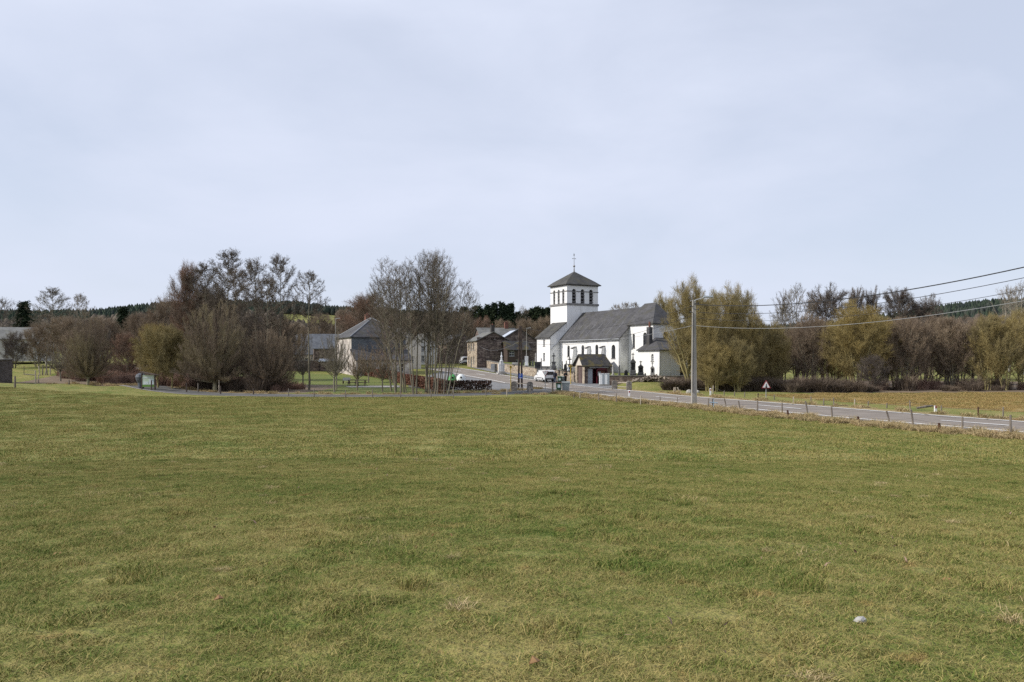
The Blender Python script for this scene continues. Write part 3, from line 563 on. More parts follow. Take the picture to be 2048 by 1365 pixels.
cm = MB(); ctr = C2(22.8, .95); cm.box((*ctr, 6.6), (.62, .62, 3.1), AL*-1+R(90)); co = cm.build('chimney', M['slate'], ch); MB().tube([(*ctr, 8.1), (*ctr, 8.9)], [.16, .13]).build('chimney_pot', M['chimbrick'], co)
MB().tube([C3(SA1+.06, SB0+.06, 1.3), C3(SA1+.06, SB0+.06, 4.8)], .05).build('downpipe', M['lead'], ch)

# ------------------------------------------------------------------ bus shelter with garage door
sx, sy = 10.55, 114.0; rz = R(13); ca, sa = math.cos(rz), math.sin(rz)
def Q2(x, y): return (sx+x*ca-y*sa, sy+x*sa+y*ca)
def Q3(x, y, z): return (*Q2(x, y), z)
bs = thing('bus_shelter', 'small stone shelter with black slate roof, brown garage door and dark red doorway', 'shelter', (sx, sy, 0))
Ls, Ws, hE, hR = 4.0, 4.6, 2.75, 4.4; b_ = MB()
wallp(b_, Q2(0, Ws), Q2(0, 0), -.1, hE, [(Ws/2, -.1, 2.5, 2.75, False)], .25); b_.build('wall', M['stonelt'], bs); b_ = MB()
gb = MB(); gb.add([Q3(0, Ws, hE+.003), Q3(0, 0, hE+.003), Q3(0, Ws/2, hR-.1)], [(0, 1, 2)]); gb.build('gable', M['cream'], bs)
wallp(b_, Q2(0, 0), Q2(Ls, 0), -.1, hE, [(1.45, -.1, 1.9, 2.35, False)], .3); wallp(b_, Q2(Ls, 0), Q2(Ls, Ws), -.1, hE); wallp(b_, Q2(Ls, Ws), Q2(0, Ws), -.1, hE)  # front in darker rubble than the door gable: its shade put into the colour
b_.add([Q3(Ls, 0, hE), Q3(Ls, Ws, hE), Q3(Ls, Ws/2, hR-.1)], [(0, 1, 2)]); b_.build('wall', M['stone'], bs)
d_ = MB(); d_.add([Q3(.24, Ws/2+1.25, -.08), Q3(.24, Ws/2-1.25, -.08), Q3(.24, Ws/2-1.25, 2.65), Q3(.24, Ws/2+1.25, 2.65)], [(0, 1, 2, 3)])
for k in range(7): y_ = Ws/2-1.25+2.5*(k+.5)/7; d_.box(Q3(.225, y_, 1.28), (.03, .30, 2.7), rz)
d_.build('garage_door', M['brown'], bs)
r_ = MB(); o = .35; r_.slab([Q3(-.45, -o, hE-.15), Q3(Ls+.25, -o, hE-.15), Q3(Ls-.15, Ws/2, hR), Q3(-.25, Ws/2, hR)], .12); r_.slab([Q3(-.25, Ws/2, hR), Q3(Ls-.15, Ws/2, hR), Q3(Ls+.25, Ws+o, hE-.15), Q3(-.45, Ws+o, hE-.15)], .12)
r_.build('roof', M['slatedark'], bs)
rr = MB(); rr.box(Q3(1.9, 1.5, 1.2), (1.1, .06, 2.3), rz); rr.box(Q3(1.35, .8, 1.2), (.06, 1.3, 2.3), rz); rr.build('inner_panel', M['red'], bs)
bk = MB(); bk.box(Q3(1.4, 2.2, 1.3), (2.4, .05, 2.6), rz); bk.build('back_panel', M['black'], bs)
gl = MB(); gl.box(Q3(.85, .1, 1.15), (.75, .05, 2.2), rz); gl.build('sliding_door', M['cabdark'], bs)
pr = MB(); x0, x1 = 1.75, 3.3; arc = [Q3((x0+x1)/2-(x1-x0)/2*math.cos(math.pi*k/8), -.5, 2.0+.35*math.sin(math.pi*k/8)) for k in range(9)]; arb = [Q3((x0+x1)/2-(x1-x0)/2*math.cos(math.pi*k/8), -.02, 2.0+.35*math.sin(math.pi*k/8)) for k in range(9)]
for k in range(8): pr.add([arc[k], arc[k+1], arb[k+1], arb[k]], [(0, 1, 2, 3)])
pr.add(arc, [tuple(range(8, -1, -1))]); pr.box(Q3(x0+.05, -.26, 1.0), (.1, .48, 2.0), rz); pr.box(Q3(x1-.05, -.26, 1.0), (.1, .48, 2.0), rz); pr.build('canopy', M['red'], bs)
nb = MB(); nb.box(Q3(2.55, -.06, 1.45), (1.2, .08, 1.0), rz); po = nb.build('notice_board', M['chimbrick'], bs); MB().box(Q3(2.2, -.11, 1.5), (.4, .02, .6), rz).build('paper', M['infowhite'], po)
MB().box(Q3(2.1, -.2, 2.42), (2.9, .25, .08), rz).build('lintel', M['lead'], bs)
for i, (u, lab) in enumerate(((1203.5, 'taller pale utility cabinet, left of the pair before the shelter'), (1213.5, 'pale utility cabinet with shade-grey right strip, right of the pair before the shelter'))):
    y = 105.; x = X(u, y); z = h(x, y); c = thing('utility_cabinet', lab, 'cabinet', (x, y, z+.07), group='utility cabinets')
    MB().box((x, y, z+.16), (.7, .42, .2)).build('base', M['concrete'], c); MB().box((x, y, z+.95), (.66, .4, 1.42), 0, .02).build('housing', M['cabinet'], c)
    dd = MB(); dd.box((x+.17, y-.21, z+.95), (.28, .02, 1.3)); dd.build('door', M['cabdark'], c); MB().box((x, y, z+1.69), (.72, .46, .05)).build('lid', M['cabinet'], c)  # grey leaf puts the shaded right face into the front's colour

# ------------------------------------------------------------------ houses
def house(label, px, y, ang, Ln, Wd, z0, he, hr, axis='x', hip=0, wm='stone', rm='slate', ops={}, chim=(), ov=.3, wm0=None, cat='house', name='house', fm='frame', group=None, barsn=(1, 1), sidemat=None, corner=None):
    """corner = front-left; x runs along the front, y goes back. hr/he above z0"""
    cx, cy = corner or (X(px, y), y); c, s_ = math.cos(R(ang)), math.sin(R(ang)); q = lambda x, y_: (cx+x*c-y_*s_, cy+x*s_+y_*c); q3 = lambda x, y_, z: (*q(x, y_), z)
    r = thing(name, label, cat, (cx, cy, z0), group=group); ze, zr = z0+he, z0+hr; cs = [q(0, 0), q(Ln, 0), q(Ln, Wd), q(0, Wd)]
    sides = [MB() for _ in range(4)]; Pp = []
    for i in range(4): Pp.append(wallp(sides[i], cs[i], cs[(i+1) % 4], z0-.6, ze, ops.get(i, ()))[0])
    if hip == 0 or hip == 'lean':
        if hip == 'lean':
            sides[1].add([q3(Ln, 0, ze), q3(Ln, Wd, ze), q3(Ln, Wd, zr)], [(0, 1, 2)]); sides[3].add([q3(0, Wd, ze), q3(0, 0, ze), q3(0, Wd, zr)], [(0, 1, 2)]); sides[2].add([q3(Ln, Wd, ze), q3(0, Wd, ze), q3(0, Wd, zr), q3(Ln, Wd, zr)], [(0, 1, 2, 3)])
        elif axis == 'x': sides[1].add([q3(Ln, 0, ze), q3(Ln, Wd, ze), q3(Ln, Wd/2, zr)], [(0, 1, 2)]); sides[3].add([q3(0, Wd, ze), q3(0, 0, ze), q3(0, Wd/2, zr)], [(0, 1, 2)])
        else: sides[0].add([q3(0, 0, ze), q3(Ln, 0, ze), q3(Ln/2, 0, zr)], [(0, 1, 2)]); sides[2].add([q3(Ln, Wd, ze), q3(0, Wd, ze), q3(Ln/2, Wd, zr)], [(0, 1, 2)])
    sm = sidemat or {}
    groups = {}
    for i in range(4): groups.setdefault(sm.get(i, wm), []).append(sides[i])
    for k, lst in groups.items():
        m_ = MB()
        for b in lst: m_.add(b.v, b.f)
        m_.build('wall', M[k], r)
    rf = MB(); t = .14
    if hip == 'lean':
        sl = (zr-ze)/Wd; rf.slab([q3(-ov, -ov, ze-ov*sl+.1), q3(Ln+ov, -ov, ze-ov*sl+.1), q3(Ln+ov, Wd, zr+.1), q3(-ov, Wd, zr+.1)], t)
    elif hip:
        e_ = [(-ov, -ov), (Ln+ov, -ov), (Ln+ov, Wd+ov), (-ov, Wd+ov)]; rd = [(hip, Wd/2), (Ln-hip, Wd/2)] if axis == 'x' else [(Ln/2, hip), (Ln/2, Wd-hip)]
        V = [q3(*p, ze-.1) for p in e_]+[q3(*p, ze+.04) for p in e_]+[q3(*p, zr) for p in rd]
        top = [(4, 5, 9, 8), (5, 6, 9), (6, 7, 8, 9), (7, 4, 8)] if axis == 'x' else [(4, 5, 8), (5, 6, 9, 8), (6, 7, 9), (7, 4, 8, 9)]
        rf.add(V, [(3, 2, 1, 0)]+[(i, (i+1) % 4, (i+1) % 4+4, i+4) for i in range(4)]+top)
        rg = MB()
        for a, b in (((4, 8), (5, 9), (8, 9), (6, 9), (7, 8)) if axis == 'x' else ((4, 8), (5, 8), (8, 9), (6, 9), (7, 9))): rg.tube([Vector(V[a])+Vector((0, 0, .03)), Vector(V[b])+Vector((0, 0, .03))], .09, 6)
    elif axis == 'x':
        sl = (zr-ze)/(Wd/2); d = ov*sl
        rf.slab([q3(-ov, -ov, ze-d+.1), q3(Ln+ov, -ov, ze-d+.1), q3(Ln+ov, Wd/2, zr+.1), q3(-ov, Wd/2, zr+.1)], t); rf.slab([q3(-ov, Wd/2, zr+.1), q3(Ln+ov, Wd/2, zr+.1), q3(Ln+ov, Wd+ov, ze-d+.1), q3(-ov, Wd+ov, ze-d+.1)], t)
    else:
        sl = (zr-ze)/(Ln/2); d = ov*sl
        rf.slab([q3(-ov, -ov, ze-d+.1), q3(Ln/2, -ov, zr+.1), q3(Ln/2, Wd+ov, zr+.1), q3(-ov, Wd+ov, ze-d+.1)], t); rf.slab([q3(Ln/2, -ov, zr+.1), q3(Ln+ov, -ov, ze-d+.1), q3(Ln+ov, Wd+ov, ze-d+.1), q3(Ln/2, Wd+ov, zr+.1)], t)
    ro = rf.build('roof', M[rm], r)
    if hip and hip != 'lean': rg.build('ridge_flashing', M['lead'], ro)
    for (x, y_, zb, zt, w, cmn) in chim:
        k = MB(); k.box((*q(x, y_), z0+(zb+zt)/2), (w, w, zt-zb), R(ang)); k.box((*q(x, y_), z0+zt+.05), (w+.12, w+.12, .12), R(ang)); kk = k.build('chimney', M[cmn], r)
        MB().tube([(*q(x, y_), z0+zt+.1), (*q(x, y_), z0+zt+.45)], [.12, .1]).build('chimney_pot', M['chimbrick'], kk)
    for i, lst in ops.items():
        for o_ in lst: window(r, Pp[i], o_, bars=barsn, fm=fm, bw=.08, name='window' if o_[1] > z0+.3 else 'door')
    return r, q, q3
# stone house whose gable faces us, at the end of the cemetery wall
zb = 1.95; w2 = lambda *c: [(x, zb+z, .85, 1.5, False) for x, z in c]
house('brown rubble stone house with lit buff front, standing at the bend of the street', 954, 165, 19, 7.2, 7.6, zb, 5.75, 7.55, 'y', sidemat={3: 'stonelt', 0: 'stone'}, wm='stone', rm='slate3',
      ops={3: w2((1.3, .9), (5.2, .9), (1.3, 3.7), (3.3, 3.7), (5.2, 3.7))+[(3.3, zb-.1, 1.0, 2.4, False)], 0: [(3.9, zb+6.0, .35, .4, False), (5.9, zb+.6, .7, 1.5, False)]}, chim=[(3.6, .6, 7.2, 8.9, .75, 'chimdark')])
house('low dark timber-clad extension on the right side of the stone house', 1015, 163.5, 19, 5.0, 5, 1.9, 3.9, 5.6, hip=0, axis='x', wm='clad', rm='slatedark', ops={0: [(1.0, 4.35, 1.1, 1.1, False), (2.3, 2.0, .8, 1.7, False)]}, cat='extension', name='house_extension')
house('large brown stone barn house with a bright metal left roof slope', 998, 176, 12, 9.2, 11, 2.3, 5.4, 8.3, 'y', wm='stone', rm='slate', ops={0: [(6.6, 2.6, .9, 1.9, False)]}, name='barn_house')
bm, _q, q3b = None, None, None
cxb, cyb = X(998, 176), 176; cb, sb_ = math.cos(R(12)), math.sin(R(12)); qb = lambda x, y_, z: (cxb+x*cb-y_*sb_, cyb+x*sb_+y_*cb, 2.3+z)
MB().slab([qb(-.05, .2, 5.62), qb(3.9, .2, 8.05), qb(3.9, 6.5, 8.05), qb(-.05, 6.5, 5.62)], .03).build('metal_sheeting', M['bluemetal'], bpy.data.objects['barn_house'])
house('slate roofed house rising behind the stone house, red brick chimney', 962, 194, 14, 9.5, 9, 3.0, 6.2, 8.7, 'x', wm='stone', rm='slate3', chim=[(7.5, 4.5, 8, 10.1, .9, 'chimbrick')])
house('dark roofed house behind the alder stems left of the stone house', 893, 186, 24, 8, 9, 2.7, 4.8, 7.0, 'y', wm='stone', rm='slate', sidemat={3: 'brick'}, ops={3: [(2, 3.4, .8, 1.4, False), (5, 3.4, .8, 1.4, False), (2, 5.8, .8, 1.1, False), (5, 5.8, .8, 1.1, False)]}, chim=[(4, .8, 6.6, 8.2, .7, 'chimdark')])
house('pinkish brick row house with gable, left of the dark roofed house', 862, 195, 18, 4.5, 9, 2.9, 5.6, 8.2, 'y', wm='brick', rm='slate3', sidemat={0: 'brick'}, ops={0: [(1.2, 3.6, .8, 1.4, False), (3.2, 3.6, .8, 1.4, False), (1.2, 6.1, .8, 1.3, False), (3.2, 6.1, .8, 1.3, False)]}, chim=[(2.2, 3, 7.6, 9.2, .7, 'chimbrick')])
house('white rendered house behind the middle of the alder clump', 836, 182, 20, 4.6, 9, 2.5, 5.0, 7.3, 'y', wm='plainwhite', rm='slate3', ops={0: [(1.2, 3.2, .8, 1.4, False), (3.3, 3.2, .8, 1.4, False), (1.2, 5.6, .8, 1.2, False), (3.3, 5.6, .8, 1.2, False)]})
house('pale house with light grey roof behind the big hipped house', 775, 160, 20, 7, 8, 1.8, 5.6, 8.4, 'y', wm='cream', rm='slate3', ops={0: [(2, 3, .8, 1.4, False), (5, 3, .8, 1.4, False)]})
# big hipped house
zb = .75; W4 = 10.5
house('big pale stone house with hipped slate roof and white ridge lines behind the picnic lawn', 702.6, 140, 26.8, 10.2, W4, zb, 6.9, 10.6, 'y', hip=4.3, wm='palestone', rm='slate', sidemat={0: 'bluegrey'}, barsn=(1, 1),
      ops={3: [(x, zb+z, .7, 1.6, False) for x in (1.6, 3.9, 6.2, 8.6) for z in (.9, 4.1)][:7]+[(1.6, zb-.05, .01, .01, False)][:0]+[(8.6, zb+4.1, .7, 1.6, False)][:0]}, chim=[(5.1, 7.5, 9.2, 11.3, .8, 'chimbrick')])
c4 = (X(702.6, 140), 140.); a4 = R(26.8); q4 = lambda x, y: (c4[0]+x*math.cos(a4)-y*math.sin(a4), c4[1]+x*math.sin(a4)+y*math.cos(a4))
house('single-storey lean-to with low slate roof on the front of the big hipped house', 0, 0, 26.8, 10.2, 3.1, .7, 2.9, 4.7, hip='lean', wm='palestone', rm='slate', corner=q4(0, -3.15), ops={0: [(2.1, 1.5, .9, 1.5, False), (5.5, 1.5, 1.6, 1.3, False), (8.3, 1.5, .9, 1.4, False)], 3: [(1.6, 1.5, .7, 1.6, False)]}, name='lean_to', cat='extension')
house('low barn with blue-grey roof behind and left of the big hipped house', 628, 165, 16, 11, 8, 1.9, 4.2, 7.2, 'x', wm='stone', rm='bluegrey', name='barn', cat='barn')
house('grey slate roofed cottage glimpsed behind the slender tree on the lawn', 566, 168, 8, 7, 8, 2.0, 3.0, 7.2, 'x', wm='cream', rm='bluegrey', ops={0: [(2.5, 3, .9, 1, False), (5, 3, .9, 1, False)]}, name='cottage', cat='cottage')
house('small outbuilding with pale flat roof beside the lawn wall', 640, 150, 10, 3.2, 4, 1.1, 2.2, 2.6, hip='lean', wm='stone', rm='bluemetal', name='outbuilding', cat='outbuilding')
house('pale grey barn house with long roof at the far left edge', -75, 126, 10, 10.6, 8, 3.9, 3.1, 5.0, 'x', wm='plainwhite', rm='slate3', ops={0: [(4.5, 4.7, 1.6, 1.5, False), (6.8, 4.3, 1.2, 2.1, False), (9, 4.7, 1.0, 1.5, False)]}, fm='wood', name='barn_house', cat='house')
zs = h(X(10, 93), 93)-.1
house('low grey block shed with flat roof at the left edge of the pasture', -108, 93, -6, 4.9, 4.5, zs-.1, Z(720, 93)-zs, Z(720, 93)-zs+.14, hip='lean', wm='shed', rm='walltop', ov=.12, name='shed', cat='shed')
stone_wall('garden_wall', 'long grey stone garden wall behind the lawn trees', [G(563, 742), G(672, 742)], lambda x, y: h(x, y)+1.9, M['stone'])
# ------------------------------------------------------------------ trees: limbs, branches, twigs
def unit(v): return v/np.maximum(np.linalg.norm(v, axis=-1, keepdims=True), 1e-6)
class Tree:
    def __init__(s, seed): s.r = np.random.default_rng(seed); s.trunk = MB(); s.limbs = []; s.rib = []
    def limb(s, pts, r0, r1, n=5, trunk=False):
        k = len(pts); rad = [r0+(r1-r0)*(i/(k-1))**.8 for i in range(k)]
        if trunk: s.trunk.tube(pts, rad, n, cap=False)
        else:
            s.limbs.append(np.array([tuple(p) for p in pts])); s.trunk.tube(pts, rad, n, cap=False)
    def bez(s, a, b, c, n=6, j=.0):
        a, b, c = (np.array(p, float) for p in (a, b, c)); t = np.linspace(0, 1, n)[:, None]; P = a*(1-t)**2+2*b*t*(1-t)+c*t*t
        if j: P[1:-1] += s.r.normal(0, j, (n-2, 3))
        return P
    def spawn(s, A, B, n, L_, spread, up, w0, w1, smin=.2, bend=.15, taper=.5):
        """n children from random places of every segment A->B; returns the children's segments"""
        r = s.r; k = len(A); idx = np.repeat(np.arange(k), n); t = r.uniform(smin, 1, k*n)[:, None]
        o = A[idx]+(B[idx]-A[idx])*t; d = unit(B[idx]-A[idx]); rv = unit(r.normal(0, 1, (k*n, 3)))
        d = unit(d+rv*spread+np.array([0, 0, up])); ln = (L_*r.uniform(.55, 1.25, k*n)*(1-taper*t[:, 0]))[:, None]
        m = o+d*ln*.5; e = m+unit(d+unit(r.normal(0, 1, (k*n, 3)))*bend+np.array([0, 0, up*.4]))*ln*.5
        s.ribbon(o, m, w0, (w0+w1)/2); s.ribbon(m, e, (w0+w1)/2, w1)
        return np.concatenate([o, m]), np.concatenate([m, e])
    def ribbon(s, A, B, w0, w1):
        d = unit(B-A); p = unit(np.cross(d, s.r.normal(0, 1, A.shape))); s.rib.append((A-p*w0/2, A+p*w0/2, B+p*w1/2, B-p*w1/2))
    def meshes(s, name):
        tm = bpy.data.meshes.new(name+'_trunk'); tm.from_pydata(s.trunk.v, [], s.trunk.f); tm.materials.append(None); tm.shade_smooth()
        q = [np.stack(x, 1).reshape(-1, 3) for x in s.rib]; V = np.concatenate(q); n = len(V)//4
        cm = np_mesh(name+'_crown', V, np.arange(n*4).reshape(n, 4)); cm.materials.append(None); return tm, cm
def segs(limbs, s0=0.25):
    A, B = [], []
    for P in limbs:
        k = int(len(P)*s0); A.append(P[k:-1]); B.append(P[k+1:])
    return np.concatenate(A), np.concatenate(B)
PROTO = {}
def alder(seed, H=14, R_=2.6, stems=1, clear=.3, nl=26, el=.75, lean=.0, n2=3, n3=3, n4=3, thick=.13, droop=0, tw=1.):
    t = Tree(seed); r = t.r
    for st in range(stems):
        az = r.uniform(0, 6.28); sp = (.35+.5*r.random()) if stems > 1 else 0
        b = np.array([math.cos(az)*sp*.5, math.sin(az)*sp*.5, -.2]); hh = H*r.uniform(.82, 1.0) if stems > 1 and st else H
        top = b+np.array([math.cos(az)*sp*1.8+lean*hh, math.sin(az)*sp*1.8, hh]); mid = (b+top)/2+np.array([-lean*hh*.15+r.normal(0, .18), r.normal(0, .18), 0])
        tk = thick*(1 if st == 0 else r.uniform(.6, .95)); P = t.bez(b, mid, top, 12, .05); t.limb(P, tk, .018, 7, True); t.limbs.append(P[7:])
        for i in range(nl):
            f = clear+(1-clear)*((i+r.random())/nl)**.9*.97; k = f*11; i0 = min(int(k), 10); o = P[i0]+(P[i0+1]-P[i0])*(k-i0)
            a = i*2.4+r.uniform(-.5, .5); g = (f-clear)/(1-clear); env = R_*(math.sin(math.pi*min(1, (g*.8+.22)))**.8+.12)*r.uniform(.7, 1.15)
            d = np.array([math.cos(a), math.sin(a), 0]); e = o+d*env+np.array([0, 0, env*el*r.uniform(.7, 1.3)]); c = o+d*env*.55+np.array([0, 0, env*(el*.25-droop)])
            t.limb(t.bez(o, c, e, 6, .05), max(.02, .045*(1-f)+.016), .008, 3)
    A, B = segs(t.limbs, .2); A2, B2 = t.spawn(A, B, n2, R_*.36, .75, .18, .028*tw, .018*tw); A3, B3 = t.spawn(A2, B2, n3, R_*.17, .9, .12, .018*tw, .012*tw)
    if n4: t.spawn(A3, B3, n4-1, R_*.07, 1.2, 0, .03*tw, .016*tw)
    return t
def fan(seed, H=9, W_=3.2, n=60, h0=1.0, n2=4, n3=4, thick=.26, tw=1., low=.12, fine=.7):
    """trunk with limbs fanning up into a rounded dense crown"""
    t = Tree(seed); r = t.r; t.limb(t.bez((0, 0, -.2), (r.normal(0, .08), 0, h0*.5), (0, 0, h0), 5), thick, thick*.72, 8, True)
    for i in range(n):
        a = i*2.4+r.uniform(-.3, .3); ph = math.acos(1-(i+.5)/n*(1-low)) ; rr = r.uniform(.8, 1.04)
        e = np.array([math.cos(a)*math.sin(ph)*W_*rr, math.sin(a)*math.sin(ph)*W_*rr, h0*.9+(H-h0)*(math.cos(ph)**.75)*rr])
        o = np.array([0, 0, h0*r.uniform(.75, 1.15)]); c = o+(e-o)*np.array([.62, .62, .30+.1*r.random()])
        t.limb(t.bez(o, c, e, 8, .03), .055*r.uniform(.6, 1.1), .01, 3)
    A, B = segs(t.limbs, .2); A2, B2 = t.spawn(A, B, n2, H*.15*fine, .45, .35, .022*tw, .012*tw, bend=.1); A3, B3 = t.spawn(A2, B2, n3, H*.075*fine, .5, .3, .016*tw, .009*tw); t.spawn(A3, B3, 1, H*.05*fine, .6, .3, .014*tw, .008*tw)
    return t
def broad(seed, H=10, W_=4, n=34, h0=2.2, n2=4, n3=4, n4=2, thick=.25, tw=1., stems=1, spread=.5, up=.12, lowc=.0, sp=.75):
    """several rising limbs, each carrying side limbs: oak, big willow, thicket"""
    t = Tree(seed); r = t.r; mains = []
    for st in range(stems):
        az = 6.28*st/stems+r.uniform(-.4, .4); q = spread if stems > 1 else .15
        b = np.array([math.cos(az)*q*.6*(stems > 1), math.sin(az)*q*.6*(stems > 1), -.2]); e = np.array([math.cos(az)*W_*q*.9, math.sin(az)*W_*q*.9, H*r.uniform(.72, .9)])
        P = t.bez(b, b+np.array([math.cos(az)*.1*W_*q, math.sin(az)*.1*W_*q, H*.4]), e, 10, .08); t.limb(P, thick*(.6 if stems > 1 else 1), .03, 7, True); mains.append(P); t.limbs.append(P[5:])
    for i in range(n):
        P = mains[i % stems]; f = (h0/H+(1-h0/H)*((i+r.random())/n)**.85)*.98; k = f*9; i0 = min(int(k), 8); o = P[i0]+(P[i0+1]-P[i0])*(k-i0)
        a = i*2.4+r.uniform(-.4, .4); zc = (h0+H*(1-lowc))/2; g = r.uniform(0, 1); ztop = H*r.uniform(.92, 1.03)
        z = min(o[2]+W_*r.uniform(.35, .95), ztop); u = np.clip((z-h0*.6)/(H-h0*.6), 0, 1); rad = W_*math.sqrt(max(.05, 1-(2*u-1)**2*.95))*r.uniform(.75, 1.08)
        e = np.array([math.cos(a)*rad, math.sin(a)*rad, z]); c = o+(e-o)*np.array([.55, .55, .3])
        t.limb(t.bez(o, c, e, 7, .07), .06*(1-f*.6), .012, 4)
    A, B = segs(t.limbs, .15); A2, B2 = t.spawn(A, B, n2, W_*.36, sp, up, .032*tw, .018*tw); A3, B3 = t.spawn(A2, B2, n3, W_*.2, sp, up, .02*tw, .013*tw); t.spawn(A3, B3, n4, W_*.08, .9, up, .02*tw, .012*tw)
    return t
def conifer(seed, H=12, W_=2.6, n=120, kind='spruce'):
    t = Tree(seed); r = t.r; t.limb(t.bez((0, 0, -.2), (.05, 0, H/2), (0, 0, H), 6), .16, .02, 6, True)
    for i in range(n):
        f = (i+.5)/n; z = H*(.1+.9*f) if kind == 'spruce' else H*(.42+.58*f); a = i*2.4+r.uniform(-.4, .4)
        rad = W_*((1-f)**1.1+.03)*r.uniform(.65, 1.15) if kind == 'spruce' else W_*(math.sin(math.pi*(.12+.86*f))**.8)*r.uniform(.5, 1.15)
        e = np.array([math.cos(a)*rad, math.sin(a)*rad, z-rad*(.25 if kind == 'spruce' else -.35)]); t.limb(t.bez((0, 0, z), (e[0]*.5, e[1]*.5, z+.1*rad), e, 5), .03, .01, 3)
    A, B = segs(t.limbs, 0); A2, B2 = t.spawn(A, B, 4, .75 if kind == 'spruce' else .7, .9, -.05 if kind == 'spruce' else .3, .17, .07, smin=0, taper=.2); t.spawn(A2, B2, 2, .34, .9, 0, .15, .05)
    return t
def proto(key, fn, cnt, **k):
    PROTO[key] = [fn(100+17*i+len(key)*3, **k).meshes(key) for i in range(cnt)]
proto('alder', alder, 3, H=14, R_=2.6, clear=.3, nl=44, el=.62, n2=4, n3=4, n4=2, tw=.85)
proto('clump', alder, 3, H=14, R_=2.1, stems=3, clear=.36, nl=32, el=1.0, n2=4, n3=3, n4=0, thick=.115, tw=.6)
proto('clumpl', alder, 2, H=14, R_=2.1, stems=3, clear=.36, nl=32, el=1.0, n2=4, n3=3, n4=0, thick=.115, tw=.6, lean=-.10)
proto('clumpr', alder, 2, H=14, R_=2.1, stems=3, clear=.36, nl=32, el=1.0, n2=4, n3=3, n4=0, thick=.115, tw=.6, lean=.10)
proto('leaner', alder, 1, H=10, R_=2.2, stems=3, clear=.48, nl=26, el=.7, lean=.26, n2=3, n3=3, n4=0, thick=.11, tw=.9)
proto('slender', alder, 2, H=13, R_=2.2, clear=.5, nl=30, el=.6, n2=4, n3=4, n4=2, thick=.17, tw=.85)
proto('lawn', fan, 2, H=7, W_=2.0, n=26, h0=2.0, n2=3, n3=3, thick=.13, tw=.8, low=.1, fine=.8)
proto('fan', fan, 2, H=10, W_=3.7, n=130, h0=1.1, n2=5, n3=4, thick=.27, tw=.85, low=.0)
proto('goldwillow', broad, 2, H=7, W_=3.2, n=34, h0=1.4, n2=6, n3=5, n4=2, thick=.16, tw=.75, up=-.22, sp=.6)
proto('willow', broad, 3, H=13, W_=4.2, n=70, h0=.8, stems=5, n2=7, n3=5, n4=1, thick=.3, tw=.8, up=.2, spread=.95, sp=.85)
proto('oak', broad, 2, H=12, W_=4.2, n=50, h0=4.5, n2=6, n3=5, n4=2, thick=.28, tw=.75, up=.1, sp=.85)
proto('thicket', broad, 4, H=9, W_=3.8, n=58, h0=.5, stems=5, n2=5, n3=4, n4=1, thick=.19, tw=.8, up=.3, spread=.8, sp=.8)
proto('lolly', broad, 2, H=12, W_=2.4, n=40, h0=8.8, n2=5, n3=4, n4=1, thick=.2, tw=.8, up=.15, sp=.85)
proto('grove', alder, 3, H=12, R_=3.0, clear=.16, nl=36, el=1.0, stems=4, n2=5, n3=4, n4=0, thick=.17, tw=.95)
proto('airy', alder, 2, H=12, R_=2.6, clear=.15, nl=30, el=1.1, stems=2, n2=3, n3=3, n4=1, thick=.16, tw=1.1)
proto('spruce', conifer, 3, H=12, W_=2.6)
proto('pine', conifer, 2, H=12, W_=2.6, n=80, kind='pine')
proto('leanwillow', alder, 1, H=8.6, R_=2.6, stems=2, clear=.25, nl=18, el=.7, lean=-.42, n2=3, n3=3, n4=0, thick=.24)
BASEH = dict(alder=14, clump=14, clumpl=14, clumpr=14, leaner=10, slender=13, lawn=7, fan=10, goldwillow=7, willow=13, oak=12, thicket=9, airy=12, lolly=12, grove=12, spruce=12, pine=12, leanwillow=8.6)
BASEW = dict(alder=2.5, clump=2.6, clumpl=2.6, clumpr=2.6, leaner=2.4, slender=2.3, lawn=2.0, fan=3.5, goldwillow=3.4, willow=4.6, oak=4.6, thicket=4.2, airy=3.1, lolly=2.7, grove=3.8, spruce=2.6, pine=2.4, leanwillow=2.9)
TREES = []
def tree(kind, u, y, vtop, hw, col, label, name='bare_tree', cat='tree', group=None, v=None, rz=None):
    """u: photograph column; y: distance; vtop: row of the top; hw: half width in photograph pixels"""
    i = len(TREES); random.seed(i*31+5)
    if y is None: x, y = G(u, v)
    else: x = X(u, y)
    z = h(x, y); H = Z(vtop, y)-z; hz = H/BASEH[kind]; wz = hw/F*y/BASEW[kind]
    tm, cm = PROTO[kind][i % len(PROTO[kind])]; r = thing(name, label, cat, (x, y, z), (0 if kind in ('leaner', 'leanwillow', 'clumpl', 'clumpr') else random.uniform(0, 6.28)) if rz is None else rz, group)
    r.scale = (wz, wz, hz)
    for nm, me, m in (('trunk', tm, T[col][0] if col in T else T['dark'][0]), ('crown', cm, T[col][1] if col in T else M[col])):
        o = bpy.data.objects.new(nm, me); link(o, r); o.material_slots[0].link = 'OBJECT'; o.material_slots[0].material = m
    TREES.append(r); return r
ORD = ['first', 'second', 'third', 'fourth', 'fifth', 'sixth', 'seventh', 'eighth', 'ninth', 'tenth', 'eleventh', 'twelfth', 'thirteenth', 'fourteenth', 'fifteenth', 'sixteenth', 'seventeenth', 'eighteenth', 'nineteenth', 'twentieth']
def ordn(i): return ORD[i] if i < 20 else {20: 'twenty-first', 21: 'twenty-second', 22: 'twenty-third', 23: 'twenty-fourth', 24: 'twenty-fifth', 25: 'twenty-sixth', 26: 'twenty-seventh', 27: 'twenty-eighth', 28: 'twenty-ninth', 29: 'thirtieth'}[i]
